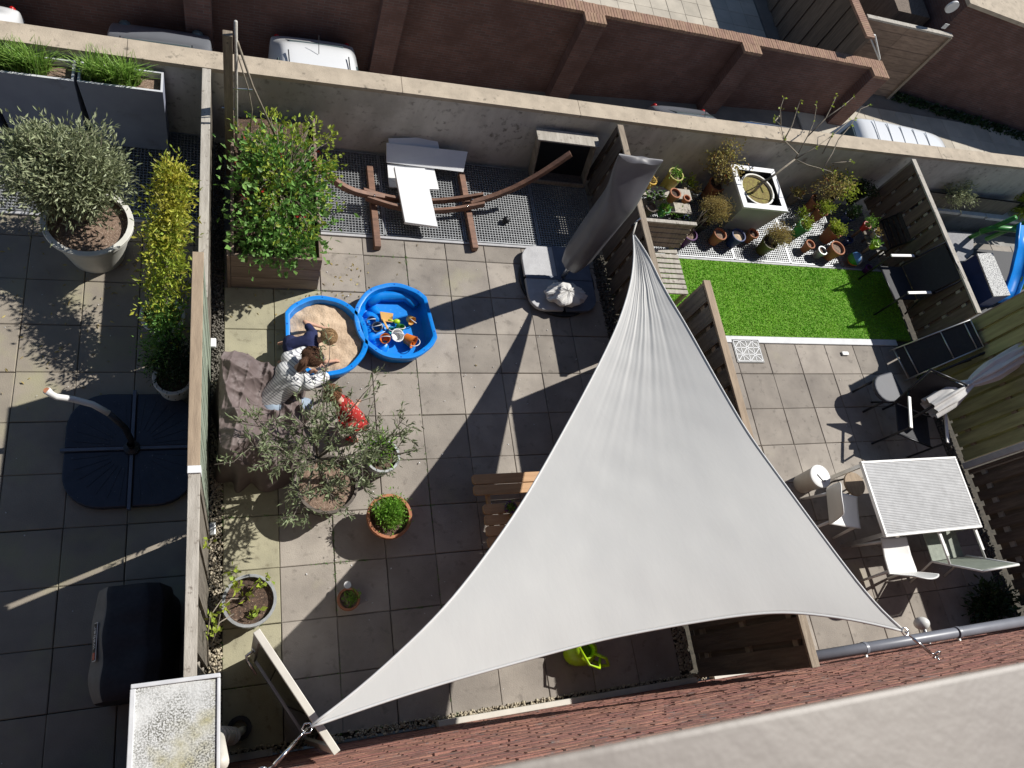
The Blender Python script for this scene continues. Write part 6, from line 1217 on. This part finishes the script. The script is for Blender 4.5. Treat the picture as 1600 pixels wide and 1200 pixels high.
# ------------------------------------------------------------------ far right garden
for i, (pa, pb_, lab, lm) in enumerate((((1437, 262), (1512, 308), 'dark planter box with a silvery shrub beyond the low fence', 'l_olive2'), ((1506, 272), (1594, 318), 'dark planter box of dry soil at the right edge', None))):
    z = .36; a = P(pa[0] + 4, pa[1] + 6, z); e = P(*pb_, z); x0, x1, y0, y1 = a[0], e[0], e[1], min(a[1], 1.66); x0 = max(x0, 8.92 if i == 0 else 0)
    if i == 1: x0 = xe + .012
    xe = x1; t = thing('planter_box', lab, 'planter', ((x0 + x1) / 2, (y0 + y1) / 2, 0)); w_ = .03
    for nm, bxs in (('front_wall', (x0, x1, y0, y0 + w_)), ('back_wall', (x0, x1, y1 - w_, y1)), ('end_wall', (x0, x0 + w_, y0 + w_, y1 - w_)), ('end_wall', (x1 - w_, x1, y0 + w_, y1 - w_))): MB().box(*bxs, 0, z).build(nm, M['wood_grey'], t)
    MB().box(x0 + w_, x1 - w_, y0 + w_, y1 - w_, .1, z - .05).build('soil', M['soil_l'], t)
    if lm: bush(t, ((x0 + x1) / 2 + .1, (y0 + y1) / 2, .42), ((x1 - x0) * .36, .25, .16), 60, 16, .06, .02, M[lm], None, None, .06)
c = P(1600, 318, .25); t = thing('leafy_plant', 'yellow green leafy plant at the right edge by the wall', 'plant', (c[0], c[1], 0)); bush(t, (c[0] + .1, c[1], .3), (.3, .25, .22), 40, 16, .14, .04, M['l_yel'], (c[0] + .1, c[1], 0), M['twig'], .07)
root = bpy.data.objects.new('pale_edging', None); link(root); struct(root)
a, e = P(1457, 322, 0), P(1640, 345, 0)
for k in range(5): x = a[0] + .62 * k; MB().box(x, x + .6, a[1] - .1 - .02 * k, a[1] + .16 - .02 * k, -.04, .02).build('edging_slab', M['planterrim'], root)
a = P(1465, 340, .004); tag(MB().box(8.9, 13, -.62, .84, -.01, .004).build('dark_mat', M['blackfab']), 'dark mat on the floor of the far right garden', 'mat')
q = [P(1474, 363, .01), P(1521, 366, .01), P(1521, 395, .01), P(1500, 413, .01)]; b = MB(); b.hexa([v - (0, 0, .008) for v in q][::-1], q[::-1]); tag(b.build('ribbed_mat', mat('ribbed_rubber', (.30, .30, .31), None, 30, .9)), 'pale grey ribbed deck tile beyond the low fence', 'mat')
q = [P(1527, 396, .38), P(1551, 395, .38), P(1579, 461, .38), P(1553, 463, .38)]; t = thing('toy_box', 'dark box with a speckled black and white top near the slide', 'box', tuple((q[0] + q[2]) / 2 * (1, 1, 0))); b = MB(); b.hexa([(*v[:2], .01) for v in q][::-1], [(*v[:2], .355) for v in q][::-1]); b.build('body', M['bluepot'], t); MB().hexa([(*v[:2], .356) for v in q][::-1], [(*v[:2], .38) for v in q][::-1]).build('speckled_top', M['speckle'], t)
sl_ = thing('toy_slide', 'blue plastic toy slide with a green frame at the right edge', 'slide', tuple(P(1590, 420, 0)))
q = chain([(1600, 352, .75), (1596, 390, .55), (1588, 425, .3), (1578, 455, .14), (1570, 472, .10)]); b = MB(); vs = []
for p in q:
    for dx, dz in ((-.20, .07), (-.18, .0), (.18, 0), (.20, .07)): vs.append(p + (dx, 0.08 * dx, dz))
b.add(vs, [(4 * i + k, 4 * i + k + 1, 4 * i + 5 + k, 4 * i + 4 + k) for i in range(len(q) - 1) for k in range(3)]); o = b.build('chute', M['blue'], sl_, smooth=True); m_ = o.modifiers.new('s', 'SOLIDIFY'); m_.thickness = .025
MB().tube(chain([(1531, 362, .3), (1555, 356, .45), (1580, 358, .5), (1605, 362, .5)]), .05, 10).build('frame_bar', M['green'], sl_, smooth=True)
for x in (-.2, .2): MB().tube([q[0] + (x, .1, .05), (q[0][0] + x, q[0][1] + .25, 0)], .04, 10).build('leg', M['green'], sl_, smooth=True)
c = P(1598, 435, .25); tag(MB().ball((c[0] + .05, c[1], .16), .15, 16, 10).build('toy_ball', M['lime'], smooth=True), 'lime green toy ball beside the blue slide', 'ball')
# ------------------------------------------------------------------ parked cars in the alley
def car(label, cx, cy, yaw, Lc, Wc, Hc, paint, van=False, zg=-4.6, group='cars parked in the alley'):
    t = thing('parked_van' if van else 'parked_car', label, 'van' if van else 'car', (cx, cy, zg), group); T = xf((cx, cy, zg), yaw); L2 = Lc / 2
    if van: st = [(-L2, .5, .9), (-L2 + .04, .3, Hc - .12), (-L2 + .2, .25, Hc - .02), (0, .25, Hc), (L2 * .45, .25, Hc - .03), (L2 * .62, .25, Hc - .16), (L2 * .85, .3, 1.05), (L2 * .97, .35, .85), (L2, .45, .6)]
    else: st = [(-L2, .5, .72), (-L2 + .06, .3, .98), (-L2 + .30, .25, 1.06), (-L2 + .62, .25, Hc - .12), (-L2 + .95, .25, Hc - .02), (-.1, .25, Hc), (L2 * .22, .25, Hc - .06), (L2 * .52, .25, .98), (L2 * .8, .28, .86), (L2 * .96, .35, .70), (L2, .45, .55)]
    def sec(x, z0, z1):
        f = 1 - .10 * (abs(x) / L2) ** 4; w_ = Wc / 2 * f; belt = min(.92, z1 - .02); out = []
        tw = w_ * (.80 if z1 > 1.1 else .93)
        for y, z in ((-w_ * .96, z0), (-w_, (z0 + belt) / 2), (-w_ * .985, belt), (-tw, max(z1 - .10, belt + .005)), (-tw * .86, z1 - .02), (-tw * .45, z1), (tw * .45, z1), (tw * .86, z1 - .02), (tw, max(z1 - .10, belt + .005)), (w_ * .985, belt), (w_, (z0 + belt) / 2), (w_ * .96, z0)): out.append(T(x, y, z))
        return out
    S = [sec(*s) for s in st]; b = MB(); n = 12
    b.add([p for s in S for p in s], [(i * n + k, i * n + k + 1, (i + 1) * n + k + 1, (i + 1) * n + k) for i in range(len(S) - 1) for k in range(n - 1)] + [tuple(range(n)), tuple((len(S) - 1) * n + k for k in range(n))[::-1]])
    o = b.build('body', paint, t, smooth=True); m_ = o.modifiers.new('sub', 'SUBSURF'); m_.levels = 2; m_.render_levels = 2
    def glass(i0, i1, k0, k1, nm):
        a, c = np.array(S[i0]), np.array(S[i1]); cen = T(0, 0, .9); q = [a[k0], a[k1], c[k1], c[k0]]; mid = sum(q) / 4; q = [mid + (v - mid) * .84 for v in q]; n_ = np.cross(q[1] - q[0], q[3] - q[0]); n_ /= np.linalg.norm(n_); n_ = n_ if n_ @ (mid - cen) > 0 else -n_
        MB().hexa([v - n_ * .05 for v in q], [v + n_ * .012 for v in q]).build(nm, M['glass'], t, bevel=.01)
    if van: glass(5, 6, 4, 7, 'windscreen'); glass(0, 1, 4, 7, 'rear_window'); glass(4, 5, 2, 3, 'side_window'); glass(4, 5, 8, 9, 'side_window')
    else: glass(6, 7, 4, 7, 'windscreen'); glass(2, 3, 4, 7, 'rear_window'); glass(4, 6, 2, 3, 'side_window'); glass(4, 6, 8, 9, 'side_window')
    for sx in (-.62, .64):
        for sy in (-1, 1):
            w0, w1 = T(sx * L2, sy * (Wc / 2 - .2), .31), T(sx * L2, sy * (Wc / 2 - .01), .31); wh = MB().tube([w0, w1], .31, 20).build('wheel', M['tyre'], t, smooth=True, auto=40); MB().tube([w1, w1 + (w1 - w0) * .02], .19, 16).build('rim', M['alu'], wh)
    for s in (-1, 1): MB().ball(T(-L2 + .05, s * Wc * .38, .80), .12, 10, 7, sc=(.6, .6, 1)).build('tail_light', M['tail'], t, smooth=True); MB().ball(T(L2 - .12, s * Wc * .34, .66), .12, 10, 7).build('headlight', M['glass'], t, smooth=True)
    if van:
        for k in range(5): x = -L2 + .5 + k * .38; MB().bar(T(x, -Wc * .30, Hc - .006), T(x, Wc * .30, Hc - .006), .025, .02).build('roof_rib', paint, t, bevel=.006)
    else:
        MB().tube([T(-L2 + 1.0, 0, Hc - .02), T(-L2 + .75, 0, Hc + .18)], .006, 6).build('antenna', M['black'], t)
        for s in (-1, 1): MB().bar(T(-L2 + 1.0, s * Wc * .31, Hc - .005), T(L2 * .2, s * Wc * .31, Hc - .02), .02, .012).build('roof_rail', M['black'], t)
    return t
zr = -4.6 + 1.45
c = P(500, 76, zr); car('white car with roof rails parked behind the concrete wall', c[0], c[1] - .95, math.radians(-88), 3.6, 1.76, 1.48, M['carwhite'])
c = P(247, 30, zr); car('silver grey car half hidden behind the wall left of the trellis post', c[0], 5.85, math.radians(91), 3.0, 1.80, 1.47, M['cargrey'])
c = P(-84, 27, zr); car('white car at the left edge behind the wall', c[0], c[1] - .85, math.radians(-90), 3.8, 1.7, 1.46, M['carwhite'])
c = P(1412, 193, ZA + 1.85); car('white van with ribbed roof parked at the alley corner', c[0] + .25, c[1] - .70, math.radians(-5), 3.5, 1.8, 1.88, M['carwhite'], van=True, zg=ZA)
c = P(1262, 190, ZA + 1.38); car('blue car with a red light half hidden behind the wall', c[0] - 1.2, c[1] - .72, math.radians(178), 4.1, 1.72, 1.40, M['carblue'], zg=ZA - .08)
c = P(1100, 184, -4.05 + 1.4); car('pale car whose roof edge just shows above the wall', c[0], c[1] - 1.12, math.radians(-88), 3.9, 1.68, 1.44, M['cargrey'], zg=-4.1)
